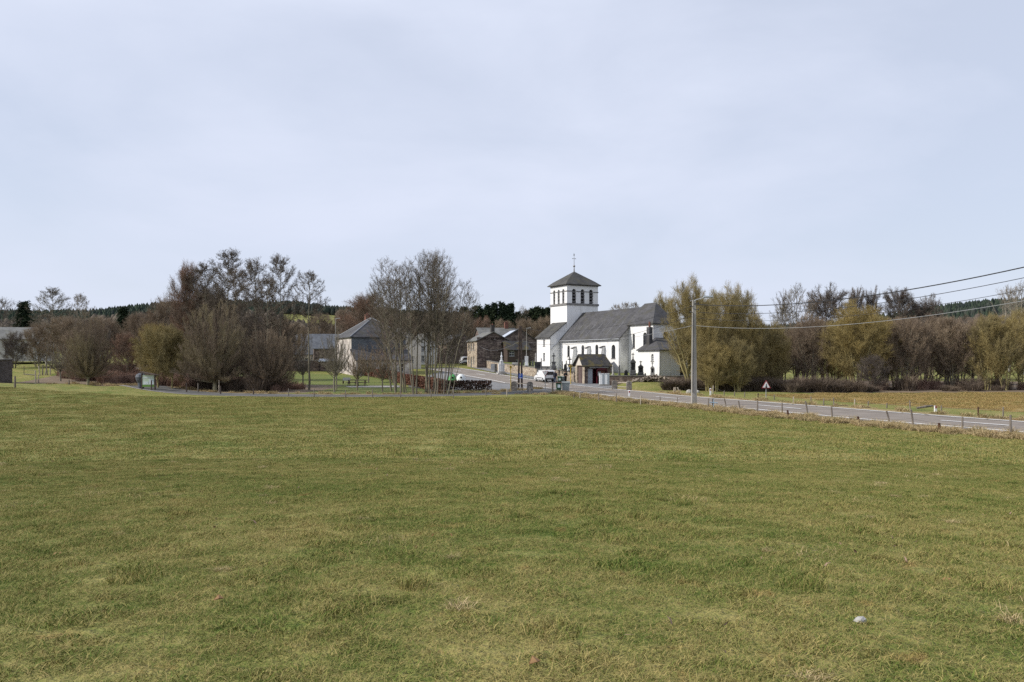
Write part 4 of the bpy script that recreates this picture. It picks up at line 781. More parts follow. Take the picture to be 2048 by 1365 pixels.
# the tall alder clump in the middle
g = 'tall bare alders beyond the side road'
for k, (u, v, vt, hw, kd) in enumerate(((795, 788, 534, 48, 'clumpl'), (812, 786, 520, 44, 'clumpl'), (830, 789, 512, 44, 'clump'), (846, 786, 501, 46, 'clump'), (861, 788, 508, 44, 'clump'), (874, 789, 522, 44, 'clumpr'), (786, 783, 562, 44, 'clumpl'), (868, 780, 555, 42, 'clumpr'), (884, 787, 566, 42, 'clumpr'))):
    tree(kd, u, None, vt, hw, 'alder', f'bare multi-stemmed alder, {ordn([1,2,3,4,5,7,0,6,8][k])} from left in the tall clump before the hedge', 'alder_tree', group=g, v=v)
tree('leaner', 890, None, 590, 30, 'alder', 'bare leaning alder whose stems tilt right over the dark hedge', 'alder_tree', v=790)
tree('leaner', 900, None, 655, 22, 'alder', 'shorter leaning stem at the right end of the alder clump', 'alder_tree', v=789)
# left groups
tree('fan', 430, None, 596, 68, 'purple', 'dense rounded bare tree with short trunk by the side road, widest of the row', v=783, name='hornbeam_tree')
tree('fan', 176, None, 626, 40, 'purple', 'upright dense bare tree behind the pasture crest, left of the reddish bushes', v=770, name='hornbeam_tree')
tree('fan', 536, None, 650, 52, 'brown', 'pale-trunked bushy bare tree between the leaning alders and the lawn', v=783, name='hornbeam_tree')
tree('goldwillow', 316, None, 655, 46, 'olive', 'golden-twigged willow right behind the green information board', v=776, name='willow_tree')
tree('goldwillow', 344, None, 665, 40, 'olive', 'golden-twigged willow with a stout low trunk right of the information board', v=778, name='willow_tree')
tree('alder', 457, 97, 503, 46, 'alder', 'tallest bare alder of the left group, above the rounded tree', 'alder_tree')
tree('alder', 410, 99, 530, 46, 'alder', 'bare alder with dense top, left of the tallest one in the left group', 'alder_tree')
tree('alder', 508, 96, 522, 42, 'alder', 'bare alder in the middle of the left group, right of the tallest', 'alder_tree')
tree('alder', 560, 95, 514, 38, 'alder', 'bare alder with open crown and slanting lower trunk at the right of the left group', 'alder_tree')
tree('slender', 536, 92, 560, 40, 'alder', 'slim bare alder with lower top between two taller alders', 'alder_tree')
tree('oak', 378, 101, 545, 42, 'rust', 'bare tree with rust tinged crown at the left shoulder of the left group', 'oak_tree')
tree('alder', 470, 104, 540, 46, 'brown', 'dark twiggy tree filling the middle of the left group', 'oak_tree')
tree('oak', 420, 102, 590, 60, 'brown', 'broad brown bare tree low behind the rounded tree', 'oak_tree')
tree('slender', 618, None, 545, 34, 'alder', 'lone slender bare tree with dark trunk, left of the lawn', 'alder_tree', v=781)
tree('lawn', 606, None, 690, 26, 'grey', 'small bare tree left of the slender dark trunk on the lawn', v=771, group=None)
tree('lawn', 669, None, 655, 34, 'grey', 'pale young bare tree in front of the hipped house corner', v=785)
tree('lawn', 673, None, 672, 24, 'grey', 'thin bare tree just behind the pale young one', v=780)
tree('lawn', 715, None, 690, 26, 'brown', 'small bare tree directly right of the picnic tables', v=782)
tree('lawn', 737, None, 692, 26, 'brown', 'small bare tree at the left end of the copper hedge', v=766)
tree('lawn', 765, None, 688, 26, 'brown', 'small bare tree before the copper hedge, left of the alder clump', v=784)
tree('lawn', 121, None, 690, 30, 'grey', 'low spreading bare tree at the left by the dry grass', v=763)
tree('alder', 105, 122, 578, 34, 'grey', 'tall pale-stemmed bare tree at the far left above the brown thicket', 'birch_tree')
tree('alder', 161, 150, 590, 20, 'pale', 'thin pale birch top rising over the left thicket', 'birch_tree')
tree('slender', 93, 124, 630, 28, 'pale', 'shorter pale-stemmed tree beside the tall far left one', 'birch_tree')
tree('airy', -4, 140, 600, 38, 'dark', 'dark bare tree cut by the left frame edge', 'bare_tree')
tree('spruce', 48, 150, 605, 40, 'spruce', 'dark conifer between the left frame edge and the pale-stemmed tree', 'spruce_tree')
tree('spruce', 247, 165, 615, 34, 'spruce', 'dark conifer above the reddish bushes in front of the left hill', 'spruce_tree')
tree('spruce', 70, 156, 640, 24, 'spruce', 'smaller conifer low behind the pale-stemmed tree', 'spruce_tree')
th = [(85, 135, 650, 36, 'brown'), (130, 118, 640, 50, 'brown'), (205, 112, 640, 45, 'brown'), (250, 104, 672, 36, 'rust'), (160, 108, 662, 44, 'brown'), (290, 112, 630, 44, 'brown'), (330, 110, 606, 46, 'brown'), (370, 104, 640, 50, 'brown'), (270, 118, 640, 40, 'brown'), (310, 100, 655, 44, 'gold'), (480, 100, 668, 44, 'brown'), (505, 108, 640, 46, 'dark'), (565, 108, 645, 36, 'brown'), (590, 150, 650, 34, 'brown'), (545, 125, 640, 44, 'brown'), (395, 112, 690, 50, 'dark'), (75, 119, 655, 34, 'brown'), (28, 116, 668, 26, 'dark'), (185, 130, 640, 40, 'dark')]
for k, (u, y, vt, hw, c) in enumerate(sorted(th)):
    tree('thicket', u, y, vt, hw, c, f'{dict(brown="purplish brown", dark="dark", rust="rusty red-brown", gold="olive-gold")[c]} bushy bare tree, {ordn(k)} from left in the left thicket', 'bushy_tree', 'bushy tree', group='left thicket')
tree('oak', 735, 175, 598, 60, 'rust', 'rusty brown bare tree rising left behind the big hipped house', 'oak_tree')
tree('airy', 790, 120, 640, 46, 'rust', 'rusty weeping tree between the hipped house and the alder clump', 'beech_tree', rz=1)
bk = [(640, 185, 632, 34, 'brown'), (690, 190, 625, 36, 'brown'), (820, 215, 630, 42, 'brown'), (870, 220, 630, 42, 'brown'), (925, 225, 632, 36, 'brown'), (965, 235, 640, 34, 'rust'), (1005, 225, 645, 36, 'brown'), (1050, 225, 642, 36, 'brown'), (1090, 230, 640, 36, 'brown'), (1130, 230, 640, 34, 'brown'), (575, 190, 650, 34, 'brown'), (770, 200, 628, 40, 'brown')]
for k, (u, y, vt, hw, c) in enumerate(sorted(bk)):
    tree('thicket', u, y, vt, hw, c, f'brown bare tree, {ordn(k)} from left in the row behind the village roofs', 'bare_tree', group='trees behind the village')
cf = [(928, 618, 'pine'), (955, 616, 'pine'), (975, 612, 'spruce'), (989, 608, 'spruce'), (1003, 607, 'spruce'), (1012, 612, 'spruce'), (1022, 609, 'spruce'), (1066, 619, 'spruce'), (1075, 618, 'pine'), (1089, 621, 'pine'), (1098, 620, 'pine'), (941, 624, 'spruce'), (965, 622, 'spruce'), (982, 619, 'pine'), (1036, 626, 'spruce'), (1056, 625, 'pine'), (1082, 627, 'spruce'), (915, 626, 'spruce')]
for k, (u, vt, kd) in enumerate(sorted(cf)):
    tree(kd, u, 262, vt-1, 25, kd, f'dark {kd}, {ordn(k)} from left in the evergreen row left of the church tower', kd+'_tree', group='evergreens left of the tower')
tree('airy', 1044, 262, 615, 18, 'pale', 'pale bare tree in the gap of the evergreen row left of the tower', 'bare_tree')
tree('slender', 1250, 190, 606, 16, 'pale', 'thin bare treetop showing over the nave ridge', 'bare_tree'); tree('slender', 1270, 195, 606, 14, 'pale', 'thin bare treetop just right of the one over the nave ridge', 'bare_tree'); tree('slender', 1232, 195, 610, 14, 'pale', 'lowest thin bare treetop over the left part of the nave ridge', 'bare_tree')
# right side
tree('leanwillow', 1380, 97, 640, 34, 'olive', 'mossy willow leaning left across the sacristy wall', 'willow_tree')
wl = [(1328, 136, 594, 34), (1378, 100, 566, 46), (1418, 88, 594, 42), (1450, 92, 582, 48), (1482, 100, 582, 38), (1505, 90, 630, 34), (1545, 92, 650, 38), (1400, 104, 600, 44), (1530, 96, 680, 44), (1430, 86, 690, 42), (1475, 86, 680, 38)]
for k, (u, y, vt, hw) in enumerate(sorted(wl)):
    tree('willow', u, y, vt, hw, 'olive', f'olive-twigged willow, {ordn(k)} from left in the clump right of the church', 'willow_tree', group='willows right of the church')
al = [(1553, 108, 588, 24, 'airy', 'alder'), (1600, 110, 571, 34, 'airy', 'grey'), (1570, 104, 610, 28, 'alder', 'grey'), (1655, 115, 568, 46, 'lolly', 'dark'), (1714, 125, 573, 20, 'lolly', 'dark'), (1745, 125, 572, 19, 'lolly', 'dark'), (1795, 125, 575, 36, 'lolly', 'dark'), (1850, 125, 588, 40, 'lolly', 'dark'), (1630, 116, 600, 34, 'airy', 'brown'), (2020, 150, 578, 26, 'airy', 'pale'), (2050, 140, 566, 30, 'airy', 'pale')]
for k, (u, y, vt, hw, kd, c) in enumerate(sorted(al)):
    tree(kd, u, y, vt, hw, c, f'{dict(alder="brown", grey="grey", dark="dark", brown="brown", pale="pale")[c]} bare treetop, {ordn(k)} from left above the right-hand thicket', 'bare_tree', group='tall trees of the right wood')
tree('willow', 1712, 92, 611, 66, 'gold', 'big golden-olive willow in the middle of the right-hand wood', 'willow_tree', rz=.5); tree('willow', 1755, 97, 640, 50, 'gold', 'lower golden willow at the right shoulder of the big one', 'willow_tree'); tree('willow', 1670, 98, 645, 40, 'gold', 'lower golden willow at the left shoulder of the big one', 'willow_tree')
rt = [(1590, 97, 650, 44, 'brown'), (1620, 95, 640, 44, 'brown'), (1560, 102, 660, 44, 'olive'), (1650, 104, 640, 44, 'brown'), (1700, 110, 640, 46, 'brown'), (1790, 96, 650, 46, 'olive'), (1830, 95, 640, 46, 'brown'), (1870, 100, 640, 48, 'brown'), (1905, 93, 642, 46, 'brown'), (1940, 97, 645, 44, 'brown'), (1975, 91, 640, 44, 'olive'), (2010, 90, 634, 50, 'olive'), (2045, 92, 626, 44, 'olive'), (1960, 108, 635, 40, 'brown'), (1605, 108, 655, 50, 'dark'), (1770, 108, 640, 46, 'brown'), (1850, 110, 640, 50, 'dark'), (1920, 112, 645, 50, 'dark'), (2000, 112, 640, 50, 'dark'), (2080, 96, 620, 44, 'brown'), (1745, 89, 715, 34, 'dark'), (1812, 92, 645, 46, 'brown'), (1888, 94, 640, 46, 'brown')]
for k, (u, y, vt, hw, c) in enumerate(sorted(rt)):
    tree('grove' if (k % 3 != 0 and vt < 700) else 'thicket', u, y, vt, hw, c, f'{dict(brown="brown", dark="dark brown", olive="olive-brown")[c]} bushy bare tree, {ordn(k)} from left in the right-hand wood', 'bushy_tree', 'bushy tree', group='right-hand wood')

# far woods: thousands of small crowns read as one mass
def wood(name, label, pts, m, hgt=(7, 11), sharp=True):
    V, Fq = [], []; rg = np.random.default_rng(4)
    for x, y in pts:
        z = h(x, y)-1; H = rg.uniform(*hgt); w = H*rg.uniform(.18, .28); a0 = rg.uniform(0, 6); n = 6
        prof = ((.15, .7), (.35, 1.), (.62, .62), (.85, .28), (1., .02)) if sharp else ((.15, .7), (.45, 1.1), (.75, .95), (.93, .5), (1., .1)); b = len(V)
        for f, q in prof:
            for k in range(n): a = a0+k*2*math.pi/n; rr = w*q*(1.25 if k % 2 else .8)*rg.uniform(.8, 1.2); V.append((x+rr*math.cos(a), y+rr*math.sin(a), z+H*f*rg.uniform(.96, 1.03)))
        for i in range(4):
            for k in range(n): q = (k+1) % n; Fq.append((b+i*n+k, b+i*n+q, b+(i+1)*n+q, b+(i+1)*n+k))
    o = link(bpy.data.objects.new(name, np_mesh(name, V, Fq, m))); tag(o, label, 'woodland', kind='stuff'); return o
rg = np.random.default_rng(11)
def band_pts(u0, u1, y0, y1, n): 
    out = []
    for _ in range(n):
        u = rg.uniform(u0, u1); y = rg.uniform(y0, y1); out.append((X(u, y), y))
    return out
wood('forest', 'dark spruce forest along the crest of the far left hill', band_pts(-80, 560, 520, 765, 2600)+band_pts(560, 860, 690, 765, 1300)+band_pts(560, 640, 600, 700, 300)+band_pts(860, 1300, 560, 765, 1500), M['farwood'])
wood('forest', 'haze-tinted forest covering the far right hill', band_pts(1300, 2300, 480, 765, 3800), M['farwood'])
wood('bare_wood', 'brown bare woodland at the foot of the far hills', band_pts(-80, 560, 300, 500, 900)+band_pts(680, 1300, 300, 540, 1100)+band_pts(1400, 2300, 300, 470, 900)+band_pts(560, 700, 330, 400, 160), M['farbrown'], (7, 11), False)

# ------------------------------------------------------------------ scattered ground cover: one object each
HID = bpy.data.collections.new('patch_sources')
def patch(name, rad, n, hgt, wid, lean, m, seed, curl=.35):
    r = np.random.default_rng(seed); a = r.uniform(0, 6.283, n); q = rad*np.sqrt(r.random(n)); x, y = q*np.cos(a), q*np.sin(a)
    ln = hgt*r.uniform(.5, 1.25, n); az = r.uniform(0, 6.283, n); le = lean*r.uniform(.3, 1.3, n); w = wid*r.uniform(.7, 1.2, n); pa = r.uniform(0, 6.283, n)
    dx, dy = np.cos(az)*le, np.sin(az)*le; px, py = np.cos(pa)*w/2, np.sin(pa)*w/2
    b = np.stack([x, y, np.full(n, -.01)], 1); mid = b+np.stack([dx*ln*.45, dy*ln*.45, ln*.6], 1); tip = b+np.stack([dx*ln*(1+curl), dy*ln*(1+curl), ln*(1-.25*le)], 1); p = np.stack([px, py, 0*px], 1)
    V = np.stack([b-p, b+p, mid+p*.8, mid-p*.8, tip+p*.15, tip-p*.15], 1).reshape(-1, 3); k = np.arange(n)*6
    Fq = np.concatenate([np.stack([k, k+1, k+2, k+3], 1), np.stack([k+3, k+2, k+4, k+5], 1)])
    me = np_mesh(name, V, Fq, m); at = me.attributes.new('tint', 'FLOAT', 'POINT'); cl = r.random(n); at.data.foreach_set('value', np.repeat(cl, 6).astype(np.float32))
    o = bpy.data.objects.new(name, me); HID.objects.link(o); return o
def scatter(name, label, cat, P, scl, srcs, zsc=None):
    """P (n,3) points; one geometry-nodes object that instances the patches on them"""
    me = bpy.data.meshes.new(name); P = np.asarray(P, np.float32); n = len(P); me.vertices.add(n); me.vertices.foreach_set('co', P.ravel())
    rg_ = np.random.default_rng(n); sc = np.stack([scl, scl, scl*(zsc if zsc is not None else 1)], 1).astype(np.float32)
    a = me.attributes.new('scl', 'FLOAT_VECTOR', 'POINT'); a.data.foreach_set('vector', sc.ravel())
    ro = np.zeros((n, 3), np.float32); ro[:, 2] = rg_.uniform(0, 6.283, n); a = me.attributes.new('rot', 'FLOAT_VECTOR', 'POINT'); a.data.foreach_set('vector', ro.ravel())
    o = link(bpy.data.objects.new(name, me)); tag(o, label, cat, kind='stuff')
    col = bpy.data.collections.new(name+'_patches')
    for s_ in srcs: col.objects.link(s_)
    g_ = bpy.data.node_groups.new(name, 'GeometryNodeTree'); g_.interface.new_socket('Geometry', in_out='INPUT', socket_type='NodeSocketGeometry'); g_.interface.new_socket('Geometry', in_out='OUTPUT', socket_type='NodeSocketGeometry')
    gn = g_.nodes; gi = gn.new('NodeGroupInput'); go = gn.new('NodeGroupOutput'); ip = gn.new('GeometryNodeInstanceOnPoints'); ci = gn.new('GeometryNodeCollectionInfo')
    ci.inputs['Collection'].default_value = col; ci.inputs['Separate Children'].default_value = True; ci.inputs['Reset Children'].default_value = True; ip.inputs['Pick Instance'].default_value = True
    m2p = gn.new('GeometryNodeMeshToPoints'); g_.links.new(gi.outputs[0], m2p.inputs[0]); g_.links.new(m2p.outputs[0], ip.inputs['Points']); g_.links.new(ci.outputs[0], ip.inputs['Instance'])
    for nm, sk in (('scl', 'Scale'), ('rot', 'Rotation')):
        na = gn.new('GeometryNodeInputNamedAttribute'); na.data_type = 'FLOAT_VECTOR'; na.inputs['Name'].default_value = nm; g_.links.new(na.outputs[0], ip.inputs[sk])
    g_.links.new(ip.outputs[0], go.inputs[0]); o.modifiers.new('scatter', 'NODES').node_group = g_; return o
g1 = [patch('grass_patch', .32, 820, .045, .0042, .95, M['blade'], i) for i in range(4)]
g1 += [patch('grass_patch', .22, 330, .085, .006, .8, M['blade'], 9)]
g2 = [patch('grass_patch', .7, 420, .06, .013, .9, M['blade2'], 20+i) for i in range(3)]
mg = [patch('meadow_patch', .8, 320, .13, .02, .9, M['meadowblade'], 70+i) for i in range(3)]
tu = [patch('tussock_patch', .11, 260, .085, .0045, 1.1, M['blade'], 90), patch('tussock_patch', .16, 300, .07, .0045, 1.2, M['blade'], 91), patch('straw_patch', .09, 120, .07, .004, 1.3, M['dryblade'], 92)]
lf_ = [patch('leaf_patch', .5, 5, .035, .022, 1.6, M['leafbrown'], 80), patch('leaf_patch', .5, 4, .04, .02, 1.6, M['reed'], 81), patch('leaf_patch', .3, 60, .06, .004, 1.2, M['dryblade'], 82)]
dg = [patch('dry_patch', .3, 170, .34, .014, .85, M['dryblade'], 30+i) for i in range(3)]
rd = [patch('bracken_patch', .8, 300, 1.15, .035, .5, M['reed'], 40+i) for i in range(2)]
br = [patch('bramble_patch', .8, 420, 1.1, .035, .9, M['brambles'], 50+i, .6) for i in range(2)]
def infield(x, y):
    # inner side of the roadside fence, short of the side road
    if y > 74: return False
    if x > 4 and y > 30:
        xr = np.interp(y, [24, 37.5, 46.6, 62.3, 71.8, 84.3], [33, 26.9, 22.7, 17.4, 13.45, 10.6])
        if x > xr-5.6: return False
    return True
def gridpts(y0, y1, sp, jit=.5, seed=1, marg=1.06):
    r = np.random.default_rng(seed); out = []
    for y in np.arange(y0, y1, sp):
        hwid = 1024/F*y*marg+.4
        for x in np.arange(-hwid, hwid, sp):
            a, b = x+r.uniform(-jit, jit)*sp, y+r.uniform(-jit, jit)*sp
            if infield(a, b): out.append((a, b, h(a, b)))
    return np.array(out)
P1 = gridpts(2.6, 24, .30); rg = np.random.default_rng(2)
n_ = .5+.5*np.sin(P1[:, 0]*1.3+np.sin(P1[:, 1]*.9)*2)*np.sin(P1[:, 1]*1.1+np.cos(P1[:, 0]*.7)*2)
z1 = .45+.6*n_*rg.random(len(P1))+np.where(rg.random(len(P1)) < .012, .45, 0)
scatter('grass', 'short mixed green and straw pasture grass in the foreground', 'grass', P1, rg.uniform(.85, 1.2, len(P1)), g1, z1)
P2 = gridpts(24, 76, .85, seed=3); z2 = .5+.6*rg.random(len(P2))+np.where(rg.random(len(P2)) < .03, 1.2, 0)
scatter('grass', 'pasture grass of the farther part of the field', 'grass', P2, rg.uniform(.9, 1.25, len(P2)), g2, z2)
def along(line, o1, o2, dens, seed=0, keep=lambda x, y: True):
    r = np.random.default_rng(seed); out = []; line = sample(line, 1.0)
    for i in range(len(line)-1):
        for _ in range(r.poisson(dens)):
            o = r.uniform(o1, o2); t = r.random(); a, b = line[i], line[i+1]; d = Vector((b[0]-a[0], b[1]-a[1])).normalized(); x, y = a[0]+(b[0]-a[0])*t+d.y*o, a[1]+(b[1]-a[1])*t-d.x*o
            if keep(x, y): out.append((x, y, h(x, y)))
    return np.array(out)
PD = np.concatenate([along([p for p in RS if 12 < p[1] < 85], -6.9, -4.7, 11, 1), along([p for p in RS if 14 < p[1] < 86], 4.5, 6.4, 3, 2), along(SR, -4.4, -2.6, 3.2, 3), along([G(100, 769), G(160, 767), G(300, 776)], -1, 1, 2, 5), along([G(985, 789), G(1100, 790)], -.6, .6, 3, 6)])
scatter('dry_grass', 'tall straw-coloured dead grass along the verges and fences', 'dry grass', PD, rg.uniform(.6, 1.25, len(PD)), dg, rg.uniform(.4, 1.15, len(PD)))
def poly_pts(poly, n, seed):
    r = np.random.default_rng(seed); x0, x1 = min(p[0] for p in poly), max(p[0] for p in poly); y0, y1 = min(p[1] for p in poly), max(p[1] for p in poly); out = []
    while len(out) < n:
        x, y = r.uniform(x0, x1), r.uniform(y0, y1)
        if inside(x, y, poly): out.append((x, y, h(x, y)))
    return np.array(out)
PR = np.concatenate([poly_pts([(-62, 106), (-50, 96.5), (-38, 90.5), (-25, 85), (-25, 93), (-35, 101), (-62, 114)], 420, 1), poly_pts([(28, 84), (45, 90), (70, 92), (70, 97), (28, 92)], 50, 2)])
scatter('bracken', 'pinkish-brown dead bracken and reeds under the left and right trees', 'bracken', PR, rg.uniform(.6, 1.2, len(PR)), rd)
PB = np.concatenate([poly_pts([(30, 83.5), (38, 84), (40, 87), (30, 88)], 85, 3), poly_pts([(40, 86), (64, 88), (64, 92), (40, 90)], 18, 4), poly_pts([(18, 91), (24, 88), (30, 86), (30, 90), (19, 95)], 120, 5), poly_pts([(-36, 90), (-27, 84.5), (-26, 88), (-36, 93)], 50, 6)])
PM = poly_pts([(24, 78), (27.5, 64), (33, 53), (48, 36), (66, 60), (62, 84), (34, 82)], 1500, 9)
scatter('meadow_grass', 'tawny dry grass of the meadow beyond the road', 'grass', PM, rg.uniform(.7, 1.2, len(PM)), mg, rg.uniform(.5, 1.3, len(PM)))
PT = P1[rg.random(len(P1)) < .05]+np.array([.05, .1, 0])
scatter('grass_tussocks', 'low tussocks and straw tufts standing out of the foreground pasture', 'grass tussocks', PT, rg.uniform(.6, 1.3, len(PT)), tu, rg.uniform(.6, 1.0, len(PT)))
PL = P1[rg.random(len(P1)) < .025]+np.array([.1, .05, .035])
scatter('leaf_litter', 'dead leaves and wisps of straw lying in the foreground grass', 'leaf litter', PL, rg.uniform(.7, 1.2, len(PL)), lf_)
scatter('brambles', 'dark bramble thicket at the foot of the right-hand wood', 'brambles', PB, rg.uniform(.5, 1.3, len(PB)), br, rg.uniform(.35, 1.5, len(PB)))
# ------------------------------------------------------------------ hedges
def hedge(label, pts, w, H, m, name='hedge', twm=None, dens=1500):
    pts = sample(pts, .7); r = np.random.default_rng(len(pts)); c = pts[0]; z0 = h(*c); V = []; Fq = []
    A = np.array([(*p, h(*p)) for p in pts]); n = int(len(pts)*dens/20*2)
    k = r.integers(0, len(A)-1, n); t = r.random(n)[:, None]; P = A[k]*(1-t)+A[k+1]*t; d = unit(A[k+1]-A[k]); s_ = np.stack([d[:, 1], -d[:, 0], 0*t[:, 0]], 1)
    hz = r.random(n)**.7; side = r.uniform(-1, 1, n); side = np.sign(side)*np.abs(side)**.4
    P = P+s_*(side*w/2)[:, None]+np.array([0, 0, 1])*(hz*H*r.uniform(.97, 1.04, n))[:, None]*1.0; P[:, 2] = np.maximum(P[:, 2], A[k][:, 2]+.12*H)
    q1 = unit(r.normal(0, 1, (n, 3)))*.075; q2 = unit(np.cross(q1, r.normal(0, 1, (n, 3))))*.055
    V = np.stack([P-q1-q2, P+q1-q2, P+q1+q2, P-q1+q2], 1).reshape(-1, 3); o = thing(name, label, 'hedge', (c[0], c[1], z0))
    V = V-np.array([c[0], c[1], z0]); link(bpy.data.objects.new('foliage', np_mesh('foliage', V, np.arange(n*4).reshape(n, 4), m)), o)
    st = MB()
    for i in range(len(pts)-1):
        for j in range(2):
            x, y = pts[i][0]+random.uniform(-.25, .25), pts[i][1]+random.uniform(-.2, .2); z = h(x, y); st.tube([(x, y, z-.1), (x+random.uniform(-.1, .1), y, z+H*.5), (x+random.uniform(-.2, .2), y+random.uniform(-.1, .1), z+H*.9)], [.03, .02, .012], 4)
    st.build('stems', T['dark'][0], o); return o
hm1 = mat('copper_leaves', (.12, .052, .032), (.19, .09, .058), .9, .8, coords='World'); hm2 = mat('dark_copper_leaves', (.042, .026, .02), (.085, .046, .035), .9, .8, coords='World')
hedge('long clipped copper hedge running up the right side of the picnic lawn', [G(884, 788), G(840, 776), G(790, 762), G(728, 752)], .8, 1.45, hm1, dens=1600)
hedge('clipped dark reddish hedge parallel to the side road in front of the parking ground', [G(868, 781), G(982, 782.5)], .9, 1.15, hm2, dens=2400)

# ------------------------------------------------------------------ fence posts and wires
def post(u, v, px, m, label, lean=0, w=.09, dy=0, name='fence_post', cat='fence post', group=None, capm=None, y=None, flat=False):
    x, y = G(u, v) if y is None else (X(u, y), y); z = h(x, y); H = px/F*y; b = MB(); top = (x+lean/F*y, y+dy, z+H)
    if flat: b.tube([(x, y, z-.25), top], [w/2*1.2, w/2*1.15], 4)
    else: b.tube([(x, y, z-.25), ((x+top[0])/2+random.uniform(-.01, .01), y+dy/2, z+H*.5), top, (top[0], top[1], top[2]+.02)], [w/2*1.1, w/2, w/2*.92, w/2*.6], 7)
    o = b.build(name, M[m]); based(o, (x, y, z)); tag(o, label, cat, group); return o, Vector(top)
def catenary(a, b, sag, n=10): return [a.lerp(b, i/n)-Vector((0, 0, sag*4*(i/n)*(1-i/n))) for i in range(n+1)]
def wires(name, label, tops, levels, m='fencewire', r=.006, cat='wire', sag=.03):
    b = MB()
    for lv in levels:
        for p, q in zip(tops[:-1], tops[1:]): b.tube(catenary(p-Vector((0, 0, lv)), q-Vector((0, 0, lv)), sag, 4), r, 4, cap=False)
    o = b.build(name, M[m]); tag(o, label, cat); return o
grp = 'roadside pasture fence posts'
near = [(2021, 874, 43, 'wood', 0), (1925, 858, 23, 'wood', 0), (1827, 855, 35, 'wood', -5), (1780, 846, 23, 'wood', -7), (1665, 841, 26, 'wood', -2), (1616, 833, 30, 'wood', -5), (1564, 829, 23, 'wood', 0), (1515, 828, 26, 'wood', 0), (1480, 823, 21, 'wood', -3), (1453, 818, 20, 'wood', -4), (1417, 819, 22, 'wood', 0), (1391, 812, 13, 'wood', 2), (1355, 806, 11, 'wood', 0), (1320, 804, 10, 'wood', 0), (1281, 810, 18, 'palewood', 1), (1233, 805, 18, 'wood', 0), (1198, 803, 18, 'wood', -1), (1160, 797, 12, 'palewood', 0), (1148, 797, 8, 'wood', 0)]
tops = []
for k, (u, v, px, m, ln) in enumerate(sorted(near)):
    what = 'leaning' if abs(ln) > 2 else 'upright'; tone = 'pale' if m == 'palewood' else 'weathered'
    o, t_ = post(u, v, px, m, f'{tone} {what} wooden post, {ordn(k)} from left in the pasture fence along the road', ln, group=grp, w=.1 if px > 20 else .085); tops.append(t_)
wires('wire_fence', 'thin wire strands along the pasture fence by the road', tops, (.1, .45, .8), cat='wire fence')
post(1426, 818, 20, 'darkwood', 'thick dark stake beside the pale blue insulator cross', 0, .13)
post(1577, 835, 14, 'rust', 'short rusty-brown stake with a small arm, left of two in the near verge', -2, .12); post(1718, 850, 16, 'rust', 'short rusty-brown stake leaning left in the near verge, middle of the pair right', -2, .12); post(1879, 865, 18, 'rust', 'short rust-coloured stake with pale cap nearest the right edge', -1, .13)
x, y = G(1427, 821); z = h(x, y); b = MB(); b.tube([(x, y, z), (x, y, z+.75)], .025); b.tube([(x-.28, y, z+.55), (x+.28, y-.05, z+.5)], .03); b.tube([(x, y, z+.3), (x+.2, y, z-.1)], .02); tag(based(b.build('insulator_cross', M['insul']), (x, y, z)), 'pale blue plastic cross-shaped fence insulator on a stick', 'fence insulator')
farp = [(1426, 788, 16, 'palewood'), (1448, 792, 10, 'wood'), (1469, 793, 9, 'wood'), (1489, 795, 10, 'wood'), (1516, 799, 12, 'darkwood'), (1548, 800, 10, 'wood'), (1587, 807, 13, 'palewood'), (1622, 810, 16, 'wood'), (1647, 812, 15, 'wood'), (1668, 813, 17, 'wood'), (1709, 813, 14, 'palewood'), (1736, 815, 12, 'wood'), (1773, 817, 10, 'wood'), (1820, 822, 20, 'wood'), (1883, 825, 13, 'wood'), (1956, 833, 18, 'rust'), (2006, 835, 20, 'wood'), (1394, 785, 9, 'wood')]
tops = []
for k, (u, v, px, m) in enumerate(sorted(farp)):
    o, t_ = post(u, v, px, m, f'{dict(palewood="pale", wood="grey-brown", darkwood="dark", rust="reddish")[m]} post, {ordn(k)} from left in the fence beyond the road', random.uniform(-1, 1), group='fence posts beyond the road'); tops.append(t_)
wires('wire_fence', 'thin wire strands of the fence beyond the road', tops, (.1, .5), cat='wire fence')
lf = [(303, 781, 20, 'darkwood'), (373, 785, 18, 'darkwood'), (441, 789, 16, 'darkwood'), (507, 790, 12, 'darkwood'), (577, 793, 15, 'wood'), (628, 795, 17, 'wood'), (691, 796, 15, 'wood'), (745, 796, 17, 'wood'), (801, 796, 16, 'wood'), (862, 796, 17, 'wood'), (907, 797, 18, 'wood'), (972, 793, 17, 'wood'), (1014, 793, 14, 'palewood'), (1060, 788, 12, 'palewood')]
tops = []
for k, (u, v, px, m) in enumerate(lf):
    o, t_ = post(u, v, px, m, f'{dict(palewood="pale thin", wood="weathered", darkwood="thick dark")[m]} post, {ordn(k)} from left along the side road edge', 0, .14 if m == 'darkwood' else .09, group='posts between pasture and side road'); tops.append(t_)
wires('wire_fence', 'thin wire strands between pasture and side road', tops[4:], (.1, .5), cat='wire fence')
for k, (u, v, px, lab) in enumerate(((396, 785, 18, 'grey post just left of the rounded tree trunk'), (438, 785, 24, 'tall pale post right of the rounded tree trunk'), (30, 777, 24, 'grey leaning post in front of the shed'), (71, 768, 26, 'pale split post by the open field gate'), (138, 770, 10, 'short grey post on the pasture crest'), (77, 766, 16, 'grey post right of the pale split gate post'), (1105.5, 787, 22, 'thick weathered post left of the green bin'))):
    post(u, v, px, 'palewood' if 'pale' in lab else 'wood', lab, 0, .17 if k in (3, 6, 2) else .12)
